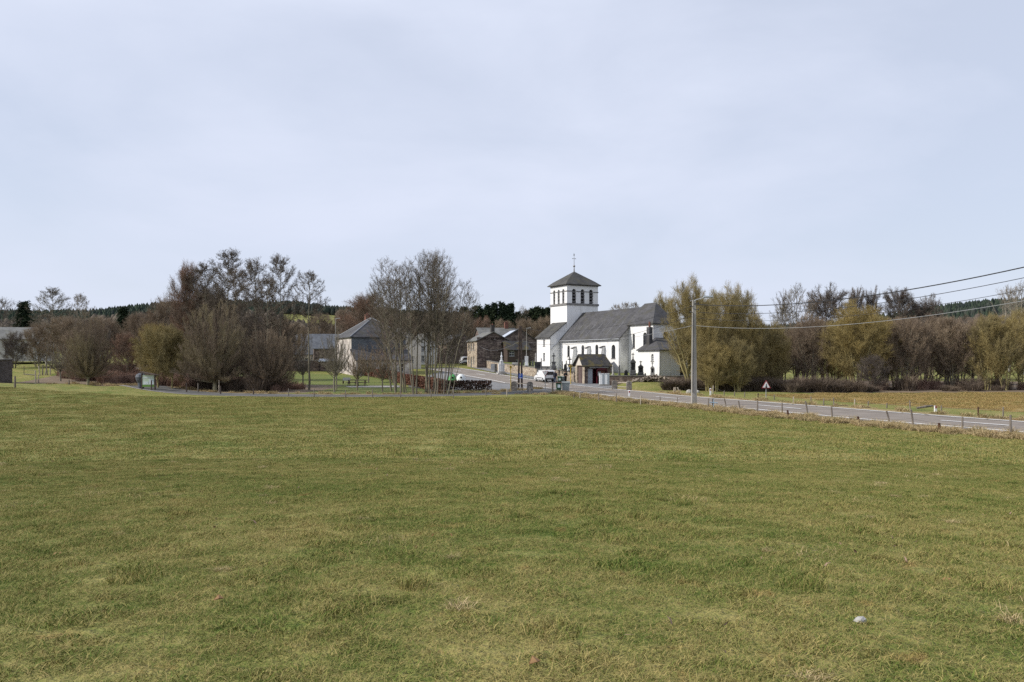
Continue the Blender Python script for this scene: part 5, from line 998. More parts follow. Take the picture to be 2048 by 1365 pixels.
b = MB(); a_ = G(48, 750); c_ = G(71, 752); p0, p1 = Vector((*a_, h(*a_))), Vector((*c_, h(*c_))); b.tube([p0+Vector((0, 0, .1)), p1+Vector((0, 0, .1))], .05); b.tube([p0, p0+Vector((0, 0, 1.2))], .04); b.tube([p0+Vector((0, 0, .7)), p1+Vector((0, 0, .7))], .02); tag(based(b.build('field_gate', M['iron']), p0), 'open dark metal field gate between shed and thicket', 'gate')
for k in range(5):
    u = 80+k*5; x, y = G(u, 751); z = h(x, y); o = MB(); o.tube([(x, y, z-.1), (x+.25*(k % 3-1), y+.1, z+1.25+.2*(k % 2))], [.09, .08], 6); oo = based(o.build('fence_stake', M['palewood' if k % 2 == 0 else 'wood']), (x, y, z)); tag(oo, f'stake in the leaning stack by the far gate, {ordn(k)} from left', 'stake', 'stacked stakes')
# far white markers by the road
def marker(u, v, px, label):
    x, y = G(u, v); z = h(x, y); H = px/F*y; r = thing('marker_post', label, 'marker post', (x, y, z), group='white marker posts'); MB().prism([(x-.07, y-.06), (x+.07, y-.06), (x+.07, y+.06), (x-.07, y+.06)], z-.1, [z+H-.05, z+H-.05, z+H, z+H]).build('post', M['signwhite'], r)
    MB().box((x+.0, y-.066, z+H*.8), (.1, .012, .16)).build('reflector', M['redlens'], r)
marker(1258.5, 796, 15, 'white road marker post on the near verge right of the stone gate'); marker(1421, 792, 15, 'white marker post beyond the road right of the concrete pole'); marker(1871, 824, 12, 'white marker post beyond the road among the far fence posts')
# stone pillar gates
def stone_gate(label, a, b, H, w):
    (xa, ya), (xb, yb) = a, b; z = h(*a); r = thing('stone_gate', label, 'gate', (xa, ya, z), group='stone pillar gates')
    for x, y in (a, b):
        zz = h(x, y); m_ = MB(); rr = w/2; n = 10; P = [(x-rr, -.2), (x+rr, -.2)]+[(x+rr*math.cos(math.pi*k/n)**1, H-rr*.75+rr*.75*math.sin(math.pi*k/n)) for k in range(n+1)]
        m_.add([(p, y-rr*.8, zz+q) for p, q in P]+[(p, y+rr*.8, zz+q) for p, q in P], [tuple(range(len(P))), tuple(range(2*len(P)-1, len(P)-1, -1))]+[(i, i+len(P), (i+1) % len(P)+len(P), (i+1) % len(P)) for i in range(len(P))]); m_.build('pillar', M['pillar'], r)
    for f in (.78, .32): MB().tube([(xa+w/2-.05, ya, h(*a)+H*f), (xb-w/2+.05, yb, h(*b)+H*f)], .055, 6).build('rail', M['palewood'], r)
stone_gate('pair of rounded stone pillars with two rails left of the road by the yellow pole', (X(1028, 87.5), 87.5), (X(1060, 86.6), 86.6), 1.1, .66)
stone_gate('stone pillars with pale rails before the grass bank right of the shelter', (X(1229, 92.5), 92.5), (X(1258, 91), 91), 1.08, .6)

# ------------------------------------------------------------------ poles, signs, lamps
def utility_pole():
    x, y = G(1388, 812); z = h(x, y); r = thing('utility_pole', 'tall square concrete utility pole with street lamp at the roadside', 'utility pole', (x, y, z)); H = 8.0
    m_ = MB(); w0, w1 = .19, .12; m_.add([(x-w0, y-w0, z-.3), (x+w0, y-w0, z-.3), (x+w0, y+w0, z-.3), (x-w0, y+w0, z-.3), (x-w1, y-w1, z+H), (x+w1, y-w1, z+H), (x+w1, y+w1, z+H), (x-w1, y+w1, z+H)], [(0, 1, 5, 4), (1, 2, 6, 5), (2, 3, 7, 6), (3, 0, 4, 7), (4, 5, 6, 7)]); m_.build('shaft', M['concrete'], r)
    MB().tube([(x, y-.2, z+H-.12), (x+.08, y-.22, z+H-.02), (x+.75, y-.4, z+H+.16)], .035, 6).build('lamp_arm', M['steel'], r)
    lh = MB(); lh.box((x+.95, y-.46, z+H+.2), (.72, .26, .15), R(-8), .04); lh.build('lamp_head', M['cabdark'], r)
    ar = MB()
    for k, (dz, s_) in enumerate(((-.28, 1), (-.5, -1), (-.75, 1), (-.95, -1))): ar.tube([(x-.05, y-.1, z+H+dz), (x+.3*s_, y-.15, z+H+dz)], .025, 6); ar.lathe((x+.3*s_, y-.15, z+H+dz-.04), [(.03, 0), (.05, .05), (.03, .14)], 8)
    ar.build('insulator_bracket', M['iron'], r); MB().tube([(x-.14, y-.2, z+1), (x-.1, y-.16, z+H-1)], .025, 6).build('cable_guard', M['iron'], r)
    return Vector((x, y, z+H))
UP = utility_pole()
def wood_pole():
    y = 93.6; x = X(1040.5, y); z = h(x, y); r = thing('timber_pole', 'dark tarred double timber pole carrying the blue parking sign', 'utility pole', (x, y, z)); H = Z(652, y)-z
    for s_ in (-1, 1): MB().tube([(x+.2*s_, y, z-.2), (x+.1*s_, y, z+H)], [.13, .09], 8).build('shaft', M['darkwood'], r)
    b = MB()
    for f in (.45, .7, .9): b.box((x, y-.02, z+H*f), (.45, .09, .1))
    b.build('brace', M['darkwood'], r)
    sg = MB(); zc = Z(752.5, y); sg.box((x+.05, y-.2, zc), (.5, .03, .58), 0, .01); s_ = sg.build('parking_sign', M['blue'], r); b = MB(); yy = y-.222; k = .05
    b.box((x-.03, yy, zc+.08), (k, .008, .3)); b.box((x+.035, yy, zc+.21), (.1, .008, k*.8)); b.box((x+.035, yy, zc+.07), (.1, .008, k*.8)); b.box((x+.09, yy, zc+.14), (k*.8, .008, .11)); b.build('letter', M['signwhite'], s_); MB().box((x+.03, yy, zc-.2), (.26, .008, .08)).build('pictogram', M['signwhite'], s_)
    return Vector((x, y, z+H))
WP = wood_pole()
def cable(label, a, b, sag, r, m, n=24): o = MB().tube(catenary(a, b, sag, n), r, 5, cap=False).build('cable', M[m]); tag(o, label, 'cable'); return o
end = lambda v: (lambda y: Vector((X(2049+60, y), y, Z(v-6, y))))(33.5)
q = 'overhead cable from the concrete pole to the right, '
cable('thick dark '+q+'topmost of four', UP+Vector((0, -.15, -.35)), end(527), .75, .028, 'wire'); cable('dark '+q+'second from top', UP+Vector((.25, -.15, -.95)), end(549), .7, .016, 'wire'); cable('thin grey '+q+'third from top', UP+Vector((.25, -.15, -1.4)), end(574), .72, .012, 'wire'); cable('pale '+q+'lowest of four', UP+Vector((.1, -.15, -1.95)), end(597), .68, .012, 'palewire')
cable('pale cable from the concrete pole down to the left past the sacristy', UP+Vector((-.15, -.1, -1.95)), Vector(C3(0, 1.3, 6.7)), .6, .015, 'palewire')
cable('thin cable from concrete pole to the timber pole, upper', UP+Vector((-.2, -.1, -.5)), WP+Vector((0, 0, -.25)), 1.0, .012, 'wire'); cable('dark sagging cable from concrete pole to the timber pole, lower', UP+Vector((-.2, -.1, -1.2)), WP+Vector((0, 0, -1.9)), 1.1, .016, 'wire')
cable('pale cable from timber pole to the church annex', WP+Vector((0, 0, -1.7)), Vector(C3(-2, 3.2, 7.0)), .4, .012, 'palewire'); cable('cable from timber pole to the stone house', WP+Vector((0, 0, -1.75)), Vector((X(960, 164), 164, 6.4)), 1.0, .012, 'palewire')
def street_lamp(u, y, vt, label):
    x = X(u, y); z = h(x, y); H = Z(vt, y)-z; r = thing('street_lamp', label, 'street lamp', (x, y, z)); MB().tube([(x, y, z-.1), (x, y, z+H*.9), (x+.1, y, z+H)], [.08, .05, .04], 7).build('post', M['concrete'], r); MB().tube([(x, y, z+H), (x+.9, y-.2, z+H+.1)], .05, 6).build('lamp_head', M['steel'], r)
street_lamp(671, 148, 638, 'tall thin lamp post left of the hipped house'); street_lamp(1053, 158, 657, 'street lamp between the barn house and the church annex')
def gas_marker(u, y, vb, vt, label):
    x = X(u, y); z = h(x, y)+.02; H = Z(vt, y)-z; r = thing('pipeline_marker', label, 'marker pole', (x, y, z), group='yellow pipeline markers'); MB().tube([(x, y, z-.1), (x, y, z+H*.84)], .045, 8).build('pole', M['yellow'], r)
    b = MB(); w = .2; t = z+H*.84; b.slab([(x-.34, y-.25, t+.18), (x, y-.25, t+.48), (x, y+.25, t+.48), (x-.34, y+.25, t+.18)], .05); b.slab([(x, y-.25, t+.48), (x+.34, y-.25, t+.18), (x+.34, y+.25, t+.18), (x, y+.25, t+.48)], .05); b.build('roof', M['yellow'], r); MB().box((x, y, t+.12), (.22, .1, .3)).build('number_plate', M['yellow'], r)
gas_marker(1021.5, 89, 782, 728, 'yellow pole with little roof beside the left stone pillar'); gas_marker(1141.5, 112, 768, 730, 'yellow pole with little roof left of the shelter')
def tri_sign(u, v, vt, size, label, inv=False, ico=False, rz=0):
    x, y = G(u, v); z = h(x, y); H = Z(vt, y)-z; r = thing('give_way_sign' if inv else 'warning_sign', label, 'road sign', (x, y, z), R(rz)); s_ = size; zc = z+H-s_*.45
    MB().tube([(x, y, z-.2), (x, y, z+H-.08)], .032, 8).build('post', M['steel'], r)
    def tri(k, yy, t):
        rr = s_*.58*k; sg = -1 if inv else 1; P = [(x+rr*math.cos(R(90+120*i)), zc+sg*rr*math.sin(R(90+120*i))) for i in range(3)]; P = P if sg > 0 else P[::-1]
        return MB().add([(p, yy, q) for p, q in P]+[(p, yy+t, q) for p, q in P], [(2, 1, 0)[::-1], (3, 4, 5)[::-1], (0, 3, 4, 1), (1, 4, 5, 2), (2, 5, 3, 0)])
    bd = tri(1, y-.06, .02).build('board', M['signred'], r); tri(.76, y-.066, .004).build('field', M['signwhite'], bd)
    if ico: b = MB(); b.box((x, y-.07, zc-.06), (s_*.09, .006, s_*.36)); b.box((x, y-.07, zc-.12), (s_*.2, .006, s_*.1)); b.box((x+s_*.03, y-.07, zc+.1), (s_*.06, .006, s_*.14)); b.build('symbol', M['signblack'], bd)
tri_sign(1532, 800, 763, .82, 'red bordered triangular warning sign on a post beyond the road', ico=True); tri_sign(1090.5, 787, 741, .62, 'inverted red and white triangular sign on a thin post by the junction', inv=True)
# information board
x0 = G(297, 780); x, y = x0; z = h(x, y); r = thing('information_board', 'green and pale information board under a slanting dark canopy', 'information board', (x, y, z)); k = y/F
for u in (287, 313): xx = x+(u-300)*k; MB().box((xx, y, z+.8), (.13, .13, 1.9)).build('post', M['darkwood'], r)
bp = MB().box((x, y-.02, z+.95), (1.32, .06, 1.25)).build('panel', M['infopale'], r); MB().box((x, y-.055, z+.42), (1.3, .012, .22)).build('green_strip', M['infogreen'], bp); MB().box((x+.32, y-.06, z+.85), (.5, .012, .55)).build('notice', M['infowhite'], bp); MB().box((x-.1, y-.056, z+1.28), (1.0, .012, .1)).build('title_strip', M['infowhite'], bp); MB().box((x-.25, y-.058, z+.72), (.5, .012, .3)).build('map', M['infowhite'], bp)
MB().slab([(x-.85, y-.5, z+1.95), (x+.95, y-.5, z+1.6), (x+.95, y+.5, z+1.6), (x-.85, y+.5, z+1.95)], .07).build('canopy', M['darkwood'], r)
b = MB(); xx = X(282, y+1.2); b.lathe((xx, y+1.2, h(xx, y+1.2)), [(.3, .0), (.34, .6), (.5, .9), (.58, 1.25), (.5, 1.5), (.2, 1.68)], 14); tag(based(b.build('bottle_bank', M['contdark'], None), (xx, y+1.2, h(xx, y+1.2))), 'rounded grey container with pale top half hidden by the information board', 'container')
# bottle banks
def dome(u, v, px, m, label):
    x, y = G(u, v); z = h(x, y); R0 = px/2/F*y; r = thing('bottle_bank', label, 'bottle bank', (x, y, z), group='domed bottle banks'); MB().lathe((x, y, z), [(R0*.8, -.05), (R0, .3), (R0*.98, .8), (R0*.82, 1.2), (R0*.5, 1.5), (R0*.15, 1.62)], 16).build('shell', M[m], r, True)
    MB().tube([(x+.05, y-R0*.83, z+1.15), (x+.05, y-R0*.95, z+1.15)], .13, 10).build('port', M['black'], r); MB().tube([(x, y, z+1.55), (x, y, z+1.8)], .03, 6).build('lifting_eye', M['iron'], r)
dome(922, 772, 21, 'whiteplastic', 'white domed bottle bank behind the dark hedge'); dome(905, 773, 18, 'greenbright', 'bright green domed bottle bank behind the hedge and leaning trunks')
# wheelie bins
def bin_(u, y, px, m, label, four=False, lm=None):
    x = X(u, y); z = h(x, y)+.03; H = px/F*y; w = .62 if not four else .86; r = thing('wheeled_bin', label, 'bin', (x, y, z)); b = MB(); a, c = w*.4, w*.5; d = .35
    b.add([(x-a, y-d*.8, z+.08), (x+a, y-d*.8, z+.08), (x+a, y+d*.8, z+.08), (x-a, y+d*.8, z+.08), (x-c, y-d, z+H*.9), (x+c, y-d, z+H*.9), (x+c, y+d, z+H*.9), (x-c, y+d, z+H*.9)], [(3, 2, 1, 0), (0, 1, 5, 4), (1, 2, 6, 5), (2, 3, 7, 6), (3, 0, 4, 7)]); b.build('body', M[m], r)
    MB().add([(x-c-.03, y-d-.04, z+H*.9), (x+c+.03, y-d-.04, z+H*.9), (x+c+.03, y+d+.04, z+H*.9), (x-c-.03, y+d+.04, z+H*.9), (x-c, y-d, z+H*.95), (x+c, y-d, z+H*.95), (x+c, y+d, z+H), (x-c, y+d, z+H)], [(3, 2, 1, 0), (0, 1, 5, 4), (1, 2, 6, 5), (2, 3, 7, 6), (3, 0, 4, 7), (4, 5, 6, 7)]).build('lid', M[lm or m], r)
    for s_ in (-1, 1): MB().tube([(x+s_*a-.03, y+.2, z+.1), (x+s_*a+.03, y+.2, z+.1)], .1, 10).build('wheel', M['tyre'], r)
    if m == 'green': MB().box((x, y-d*.9-.03, z+H*.55), (.3, .01, .35)).build('label', M['infowhite'], r)
bin_(1117.5, 87.5, 18, 'green', 'green wheeled bin with brown lid nearest the pasture', lm='rust'); bin_(1131.5, 87.8, 18.5, 'grey', 'wide grey wheeled bin right of the green one at the junction', True)
bin_(1119, 119.5, 13, 'green', 'dark green bin between the two people'); bin_(1125, 120, 13, 'grey', 'grey bin behind the right-hand person')
# low white trough and posts by the shed
for u, lab in ((2, 'white plastic trough end at the foot of the shed, left'), (8.5, 'white plastic trough end at the foot of the shed, right')):
    x, y = G(u, 764); z = h(x, y); b = MB(); b.lathe((x, y, z), [(.1, 0), (.12, .02), (.17, .38), (.19, .4), (.14, .41)], 10); tag(based(b.build('trough', M['whiteplastic']), (x, y, z)), lab, 'trough')
# picnic tables, bench
def picnic(u, v, w, label):
    x, y = G(u, v); z = h(x, y)+.02; r = thing('picnic_table', label, 'picnic table', (x, y, z), group='picnic tables')
    MB().box((x, y, z+.74), (w, .75, .06)).build('tabletop', M['darkwood'], r)
    for s_ in (-1, 1): MB().box((x, y+s_*.72, z+.44), (w, .28, .05)).build('seat', M['darkwood'], r)
    for s_ in (-1, 1):
        b = MB(); xx = x+s_*w*.32; b.tube([(xx, y-.25, z+.72), (xx, y-.7, z)], .05, 4); b.tube([(xx, y+.25, z+.72), (xx, y+.7, z)], .05, 4); b.box((xx, y, z+.4), (.06, 1.5, .1)); b.build('leg', M['darkwood'], r)
picnic(705, 772, 1.5, 'dark wooden picnic table, left of the two on the lawn'); picnic(722.5, 772.5, 1.6, 'dark wooden picnic table, right of the two on the lawn')
x, y = G(692.5, 768); z = h(x, y)+.02; r = thing('garden_bench', 'pale slatted bench left of the picnic tables', 'bench', (x, y, z)); MB().box((x, y, z+.43), (1.1, .4, .05)).build('seat', M['lead'], r); MB().box((x, y+.22, z+.72), (1.1, .05, .36)).build('backrest', M['lead'], r)
for s_ in (-1, 1): MB().box((x+s_*.45, y, z+.22), (.12, .45, .42)).build('leg', M['darkwood'], r)
# ------------------------------------------------------------------ graves, monument
def cross(b, x, y, z, H, w, t=.1, az=0):
    c, s_ = math.cos(az), math.sin(az); b.box((x, y, z+H/2), (t, t, H), az); b.box((x, y, z+H*.66), (w, t*.98, t), az)
def grave(kind, u, y, vb, vt, wpx, m, label, name='gravestone'):
    x = X(u, y); z = hs(x, y); H = max(.4, Z(vt, y)-z); w = wpx/F*y; r = thing(name, label, 'grave', (x, y, z), group='cemetery monuments'); b = MB()
    if kind == 'cross': b.box((x, y, z+H*.12), (w*.95, w*.7, H*.24), 0, .03); b.box((x, y, z+H*.34), (w*.62, w*.5, H*.22), 0, .03); b.box((x, y, z+H*.46), (w*.95, w*.6, H*.05), 0, .02); b.build('pedestal', M[m], r); k = MB(); cross(k, x, y, z+H*.48, H*.52, w*.72, .17); k.build('cross', M[m], r)
    elif kind == 'gothic':
        b.box((x, y, z+H*.07), (w, w*.6, H*.14), 0, .04); b.box((x, y, z+H*.2), (w*.82, w*.5, H*.14), 0, .04)
        for s_ in (-1, 1): b.box((x+s_*w*.3, y, z+H*.42), (w*.13, w*.3, H*.32))
        b.box((x, y+.08, z+H*.42), (w*.5, w*.1, H*.32)); b.prism([(x-w*.42, y-w*.25), (x+w*.42, y-w*.25), (x+w*.42, y+w*.25), (x-w*.42, y+w*.25)], z+H*.57, z+H*.62)
        b.add([(x-w*.4, y-w*.22, z+H*.62), (x+w*.4, y-w*.22, z+H*.62), (x+w*.4, y+w*.22, z+H*.62), (x-w*.4, y+w*.22, z+H*.62), (x, y-w*.1, z+H*.78), (x, y+w*.1, z+H*.78)], [(0, 1, 4), (1, 2, 5, 4), (2, 3, 5), (3, 0, 4, 5)]); b.box((x, y, z+H*.79), (w*.16, w*.16, H*.06)); b.build('shrine', M[m], r); k = MB(); cross(k, x, y, z+H*.8, H*.2, w*.42, .1); k.build('cross', M[m], r); MB().box((x, y, z+H*.4), (w*.22, w*.16, H*.24)).build('statue', M['darkgrave'], r)
    elif kind == 'stele':
        b.box((x, y, z+H*.06), (w, .5, H*.12), 0, .02); P = [(-.4, .12), (.4, .12), (.36, .7), (.2, .82), (0, .95), (-.2, .82), (-.36, .7)]; n = len(P)
        b.add([(x+p*w, y-.12, z+q*H) for p, q in P]+[(x+p*w, y+.12, z+q*H) for p, q in P], [tuple(range(n)), tuple(range(2*n-1, n-1, -1))]+[(i, i+n, (i+1) % n+n, (i+1) % n) for i in range(n)]); b.build('stele', M[m], r)
    elif kind == 'slab': b.box((x, y, z+H/2), (w, .25, H), 0, .03); b.build('slab', M[m], r); MB().box((x, y-.9, z+.14), (w, 1.5, .26), 0, .03).build('kerbstone', M[m], r)
    elif kind == 'column': b.lathe((x, y, z), [(w*.5, 0), (w*.5, H*.15), (w*.34, H*.17), (w*.3, H*.6), (w*.38, H*.63), (w*.3, H*.66), (w*.2, H*.8), (w*.26, H*.86), (w*.16, H*.95), (.02, H)], 10); b.build('column', M[m], r)
gr = [('gothic', 1266, 106.9, 752, 706, 13, 'gravestone', 'tallest dark gothic grave shrine topped by a cross, before the choir'), ('gothic', 1281.5, 107.2, 752, 722, 13, 'gravestone', 'broad grey gothic gravestone with cross, right of the tallest shrine'), ('gothic', 1304.8, 106.2, 752, 725, 9.5, 'palegrave', 'slender pale gravestone with cross before the sacristy window'), ('column', 1238.5, 107.8, 752, 730, 6, 'gravestone', 'dark urn-shaped grave pillar before the nave corner'), ('column', 1226, 108.5, 752, 729, 6, 'palegrave', 'mossy pale grave pillar just right of the shelter roof'), ('stele', 1252, 108.2, 752, 739, 9, 'darkgrave', 'low black gravestone left of the tallest shrine'), ('stele', 1290.5, 106.5, 752, 746, 4, 'gravestone', 'small gravestone right of the broad gothic one'), ('stele', 1313, 106.2, 752, 748.5, 4.5, 'gravestone', 'smallest gravestone at the foot of the sacristy corner'),
      ('cross', 1107.5, 125.5, 740, 706.5, 10.5, 'gravestone', 'tall dark grave cross on a pedestal, before the church annex'), ('cross', 1139.5, 122.8, 745, 714, 11, 'gravestone', 'dark grave cross left of the shelter roof'), ('column', 1124.5, 124, 742, 722, 4.5, 'gravestone', 'thin dark grave figure between the two crosses, left'), ('column', 1132.5, 123.5, 742, 721, 4.5, 'gravestone', 'thin dark grave figure between the two crosses, right'), ('stele', 1130, 123, 744, 727, 6, 'darkgrave', 'dark pointed gravestone between the crosses'), ('slab', 1136, 122.6, 745, 734, 3, 'monument', 'small white grave slab left of the shelter'), ('stele', 1147, 122, 745, 734, 7, 'palegrave', 'grey gravestone just left of the shelter gable'), ('stele', 1117, 124.5, 742, 733, 6, 'palegrave', 'low grey gravestone right of the tall cross'),
      ('column', 1082.5, 127.2, 735, 716, 4, 'gravestone', 'dark grave finial in front of the annex left window'), ('slab', 1076, 130, 735, 724, 13, 'darkgrave', 'long black grave monument at the left foot of the annex'), ('column', 1071.5, 134, 735, 706, 5.5, 'palegrave', 'pale tall grave pillar at the left edge of the annex'), ('slab', 1053, 140, 733, 713, 7, 'monument', 'upright white tomb panel right of the timber pole'), ('stele', 1060, 141, 733, 722, 6, 'darkgrave', 'dark gravestone right of the white tomb panel'), ('stele', 1065.5, 139, 735, 720, 5, 'gravestone', 'dark pointed gravestone left of the tall pale pillar'), ('column', 1053, 143, 735, 699, 3, 'palegrave', 'thin pale finial above the white tomb panel'), ('slab', 1031, 146, 730, 726, 14, 'palegrave', 'low pale tomb slab behind the street wall'), ('stele', 1046, 144, 733, 718, 5, 'gravestone', 'narrow dark gravestone just right of the timber pole')]
for g_ in gr: grave(*g_)
# white memorial on the street side
y = 141.5; x = X(1003, y); z = h(x, y)+.05; r = thing('war_memorial', 'white stone memorial with pillar and small spire before the cemetery wall', 'memorial', (x, y, z)); H = Z(704, y)-z
b = MB(); b.box((x, y, z+.15), (1.6, 1.3, .3), .3, .03); b.box((x, y, z+.42), (1.1, .9, .28), .3, .03); b.build('base', M['palegrave'], r); b = MB(); b.box((x, y, z+H*.36), (.55, .5, H*.45), .3, .03); b.build('pillar', M['monument'], r)
for s_ in (-1, 1): MB().box((x+s_*.42, y, z+H*.3), (.16, .4, H*.36), .3, .02).build('side_pilaster', M['monument'], r)
b = MB(); b.lathe((x, y, z+H*.58), [(.34, 0), (.36, .08), (.2, .2), (.14, H*.18), (.24, H*.2), (.1, H*.27), (.09, H*.36), (.02, H*.42)], 8); b.build('spire', M['monument'], r)
y = 147.; x = X(985.5, y); z = h(x, y)+.35; tag(based(MB().box((x, y, z+.75), (.75, .08, 1.2)).build('wall_plaque', M['lead']), (x, y, z)), 'pale notice panel standing against the cemetery wall', 'notice panel')
x = X(991, 147.5); tag(based(MB().box((x, 147.5, z+.6), (.5, .5, 1.5), .3, .04).build('wall_pier', M['pillar']), (x, 147.5, z-.1)), 'dark stone pier right of the pale notice panel', 'wall pier')
# rubble heap
x, y = X(1308, 101.5), 101.5; rgn = random.Random(8); c = thing('rubble_heap', 'heap of loose brown stones in front of the low cemetery wall', 'rubble', (x, y, h(x, y)))
hp = MB()
for i in range(230):
    t = rgn.gauss(0, 1.5); q_ = rgn.gauss(0, .35); top = .85*math.exp(-(t/2.2)**2); zz = h(x+t, y+q_)+rgn.random()*top; s_ = rgn.uniform(.1, .3); hp.box((x+t, y+q_, zz), (s_*1.4, s_, s_*.8), rgn.uniform(0, 3), s_*.15)
so = hp.build('stones', M['rubble'], c); so['kind'] = 'stuff'
for i, (u, v, s_) in enumerate(((1278, 762, .5), (1378, 787, .6), (1395, 786, .45))):
    xx, yy = G(u, v); zz = h(xx, yy); b = MB(); b.lathe((xx, yy, zz-.05), [(s_*.5, 0), (s_*.55, s_*.3), (s_*.38, s_*.62), (s_*.1, s_*.75)], 7); tag(based(b.build('boulder', M['rock']), (xx, yy, zz)), ('pale boulder at the left foot of the rubble heap', 'pale boulder in the dry grass left of the concrete pole', 'pale boulder in the dry grass right of the concrete pole')[i], 'boulder')
for i, (u, dx) in enumerate(((1347, .1), (1351, .0), (1361.5, -.35))):
    xx, yy = G(u, 787); zz = h(xx, yy); tag(based(MB().tube([(xx, yy, zz-.1), (xx+dx, yy, zz+.62)], .07, 6).build('stake', M['palewood']), (xx, yy, zz)), f'pale stake by the bramble bank, {ordn(i)} from left', 'stake', 'pale stakes')
xx, yy = G(1600+200, 822); 
def log(u, v, L_, label):
    x, y = G(u, v); z = h(x, y); tag(based(MB().tube([(x-L_/2, y, z+.15), (x, y, z+.25), (x+L_/2, y+.2, z+.3)], [.07, .09, .06], 7).build('fallen_branch', M['wood']), (x, y, z)), label, 'branch')
log(1851, 821, 1.2, 'broken grey branches on the grass beyond the road')
# stone and dung in the pasture
x, y = G(1720, 1245); z = h(x, y); b = MB(); rgn = random.Random(3); b.lathe((x, y, z-.004), [(.03, 0), (.042, .012), (.036, .03), (.02, .04), (.005, .043)], 9); b.v = [(a+rgn.uniform(-.007, .007), c_+rgn.uniform(-.007, .007), d+rgn.uniform(-.003, .003)) for a, c_, d in b.v]; tag(based(b.build('stone', M['palegrave'], None), (x, y, z)), 'pale stone lying in the short grass of the foreground', 'stone')
for i, (u, v) in enumerate(((1068, 1337), (436, 1208))):
    x, y = G(u, v); z = h(x, y)+.03; b = MB(); b.add([(x-.03, y-.02, z), (x+.02, y-.035, z+.02), (x+.04, y+.02, z+.005), (x-.01, y+.035, z+.03)], [(0, 1, 2, 3)]); b.slab([Vector(v_)+Vector((0, 0, .002)) for v_ in b.v[:4]], .003); tag(based(b.build('dead_leaf', M['leafbrown']), (x, y, z)), ('dead brown leaf at the bottom edge right of centre', 'dead brown leaf in the left foreground grass')[i], 'leaf')
# ------------------------------------------------------------------ vehicles
def van(x, y, rz, z, label, L_=4.3, rack=True, name='van'):
    r = thing(name, label, 'van', (x, y, z), rz); par = r; base = Vector((x, y, z))
    def P(a, b_, c): return (x+a, y+b_, z+c)
    # side profile x (front = -x), z
    prof = [(-2.12, .32), (-2.15, .62), (-2.08, .84), (-1.35, 1.05), (-.75, 1.62), (-.35, 1.74), (1.9, 1.76), (2.08, 1.6), (2.15, .95), (2.15, .35)]
    W_ = .86; b = MB(); n = len(prof); k = lambda zz: 1-.12*max(0, (zz-.9))
    b.add([P(a, -W_*k(c), c) for a, c in prof]+[P(a, W_*k(c), c) for a, c in prof], [tuple(range(n)), tuple(range(2*n-1, n-1, -1))]+[(i, i+n, (i+1) % n+n, (i+1) % n) for i in range(n)]); b.build('body', M['vanpaint'], par)
    def quad(q, nm, m): MB().slab([P(*v_) for v_ in q], .012, (0, 0, -1)).build(nm, M[m], par)
    for s_ in (-1, 1):
        yy = s_*(W_*.94+.0); quad([(-1.2, yy*1.0, 1.1), (-.25, yy, 1.1), (-.25, yy*.99, 1.55), (-.75, yy*.99, 1.55)], 'side_window', 'glass')
        for a in (-1.35, 1.35):
            w = MB().tube([P(a, s_*.7, .31), P(a, s_*.9, .31)], .31, 16).build('wheel', M['tyre'], par); MB().tube([P(a, s_*.89, .31), P(a, s_*.915, .31)], .19, 12).build('rim', M['steel'], w)
        MB().box(P(0, s_*.875, .6), (1.9, .03, .1)).build('side_strip', M['iron'], par); MB().box(P(-.95, s_*.98, 1.12), (.1, .16, .14)).build('mirror', M['iron'], par)
        MB().box(P(2.14, s_*.72, 1.05), (.05, .14, .4)).build('tail_light', M['redlens'], par); MB().box(P(-2.1, s_*.62, .74), (.08, .3, .16)).build('headlight', M['headlens'], par)
    MB().add([P(-1.32, -.74, 1.085), P(-1.32, .74, 1.085), P(-.76, .7, 1.63), P(-.76, -.7, 1.63)], [(0, 3, 2, 1)]).build('windscreen', M['glass'], par)
    MB().add([P(2.152, -.66, 1.05), P(2.152, .66, 1.05), P(2.105, .62, 1.58), P(2.105, -.62, 1.58)], [(0, 1, 2, 3)]).build('rear_window', M['glass'], par)
    MB().box(P(2.16, 0, .45), (.12, 1.66, .22)).build('bumper', M['iron'], par); MB().box(P(2.165, 0, .78), (.02, .5, .12)).build('number_plate', M['signwhite'], par); MB().box(P(-2.14, 0, .42), (.14, 1.66, .22)).build('bumper', M['iron'], par)
    if rack:
        b = MB()
        for s_ in (-1, 1): b.tube([P(-.3, s_*.62, 1.92), P(1.85, s_*.62, 1.92)], .03, 5)
        for a in (-.1, .8, 1.7): b.tube([P(a, -.66, 1.9), P(a, .66, 1.9)], .03, 5); b.box(P(a, .6, 1.82), (.05, .05, .16)); b.box(P(a, -.6, 1.82), (.05, .05, .16))
        b.build('roof_rack', M['lead'], par)
    return r
vy = 121.5; vx = X(1089, vy); van(vx, vy, R(-70), h(vx, vy)+.08, 'white delivery van with roof rack parked by the cemetery wall')
vy = 182; vx = X(929, vy); van(vx, vy, R(-75), h(vx, vy)+.06, 'pale van half hidden behind the left corner of the stone house', rack=False)
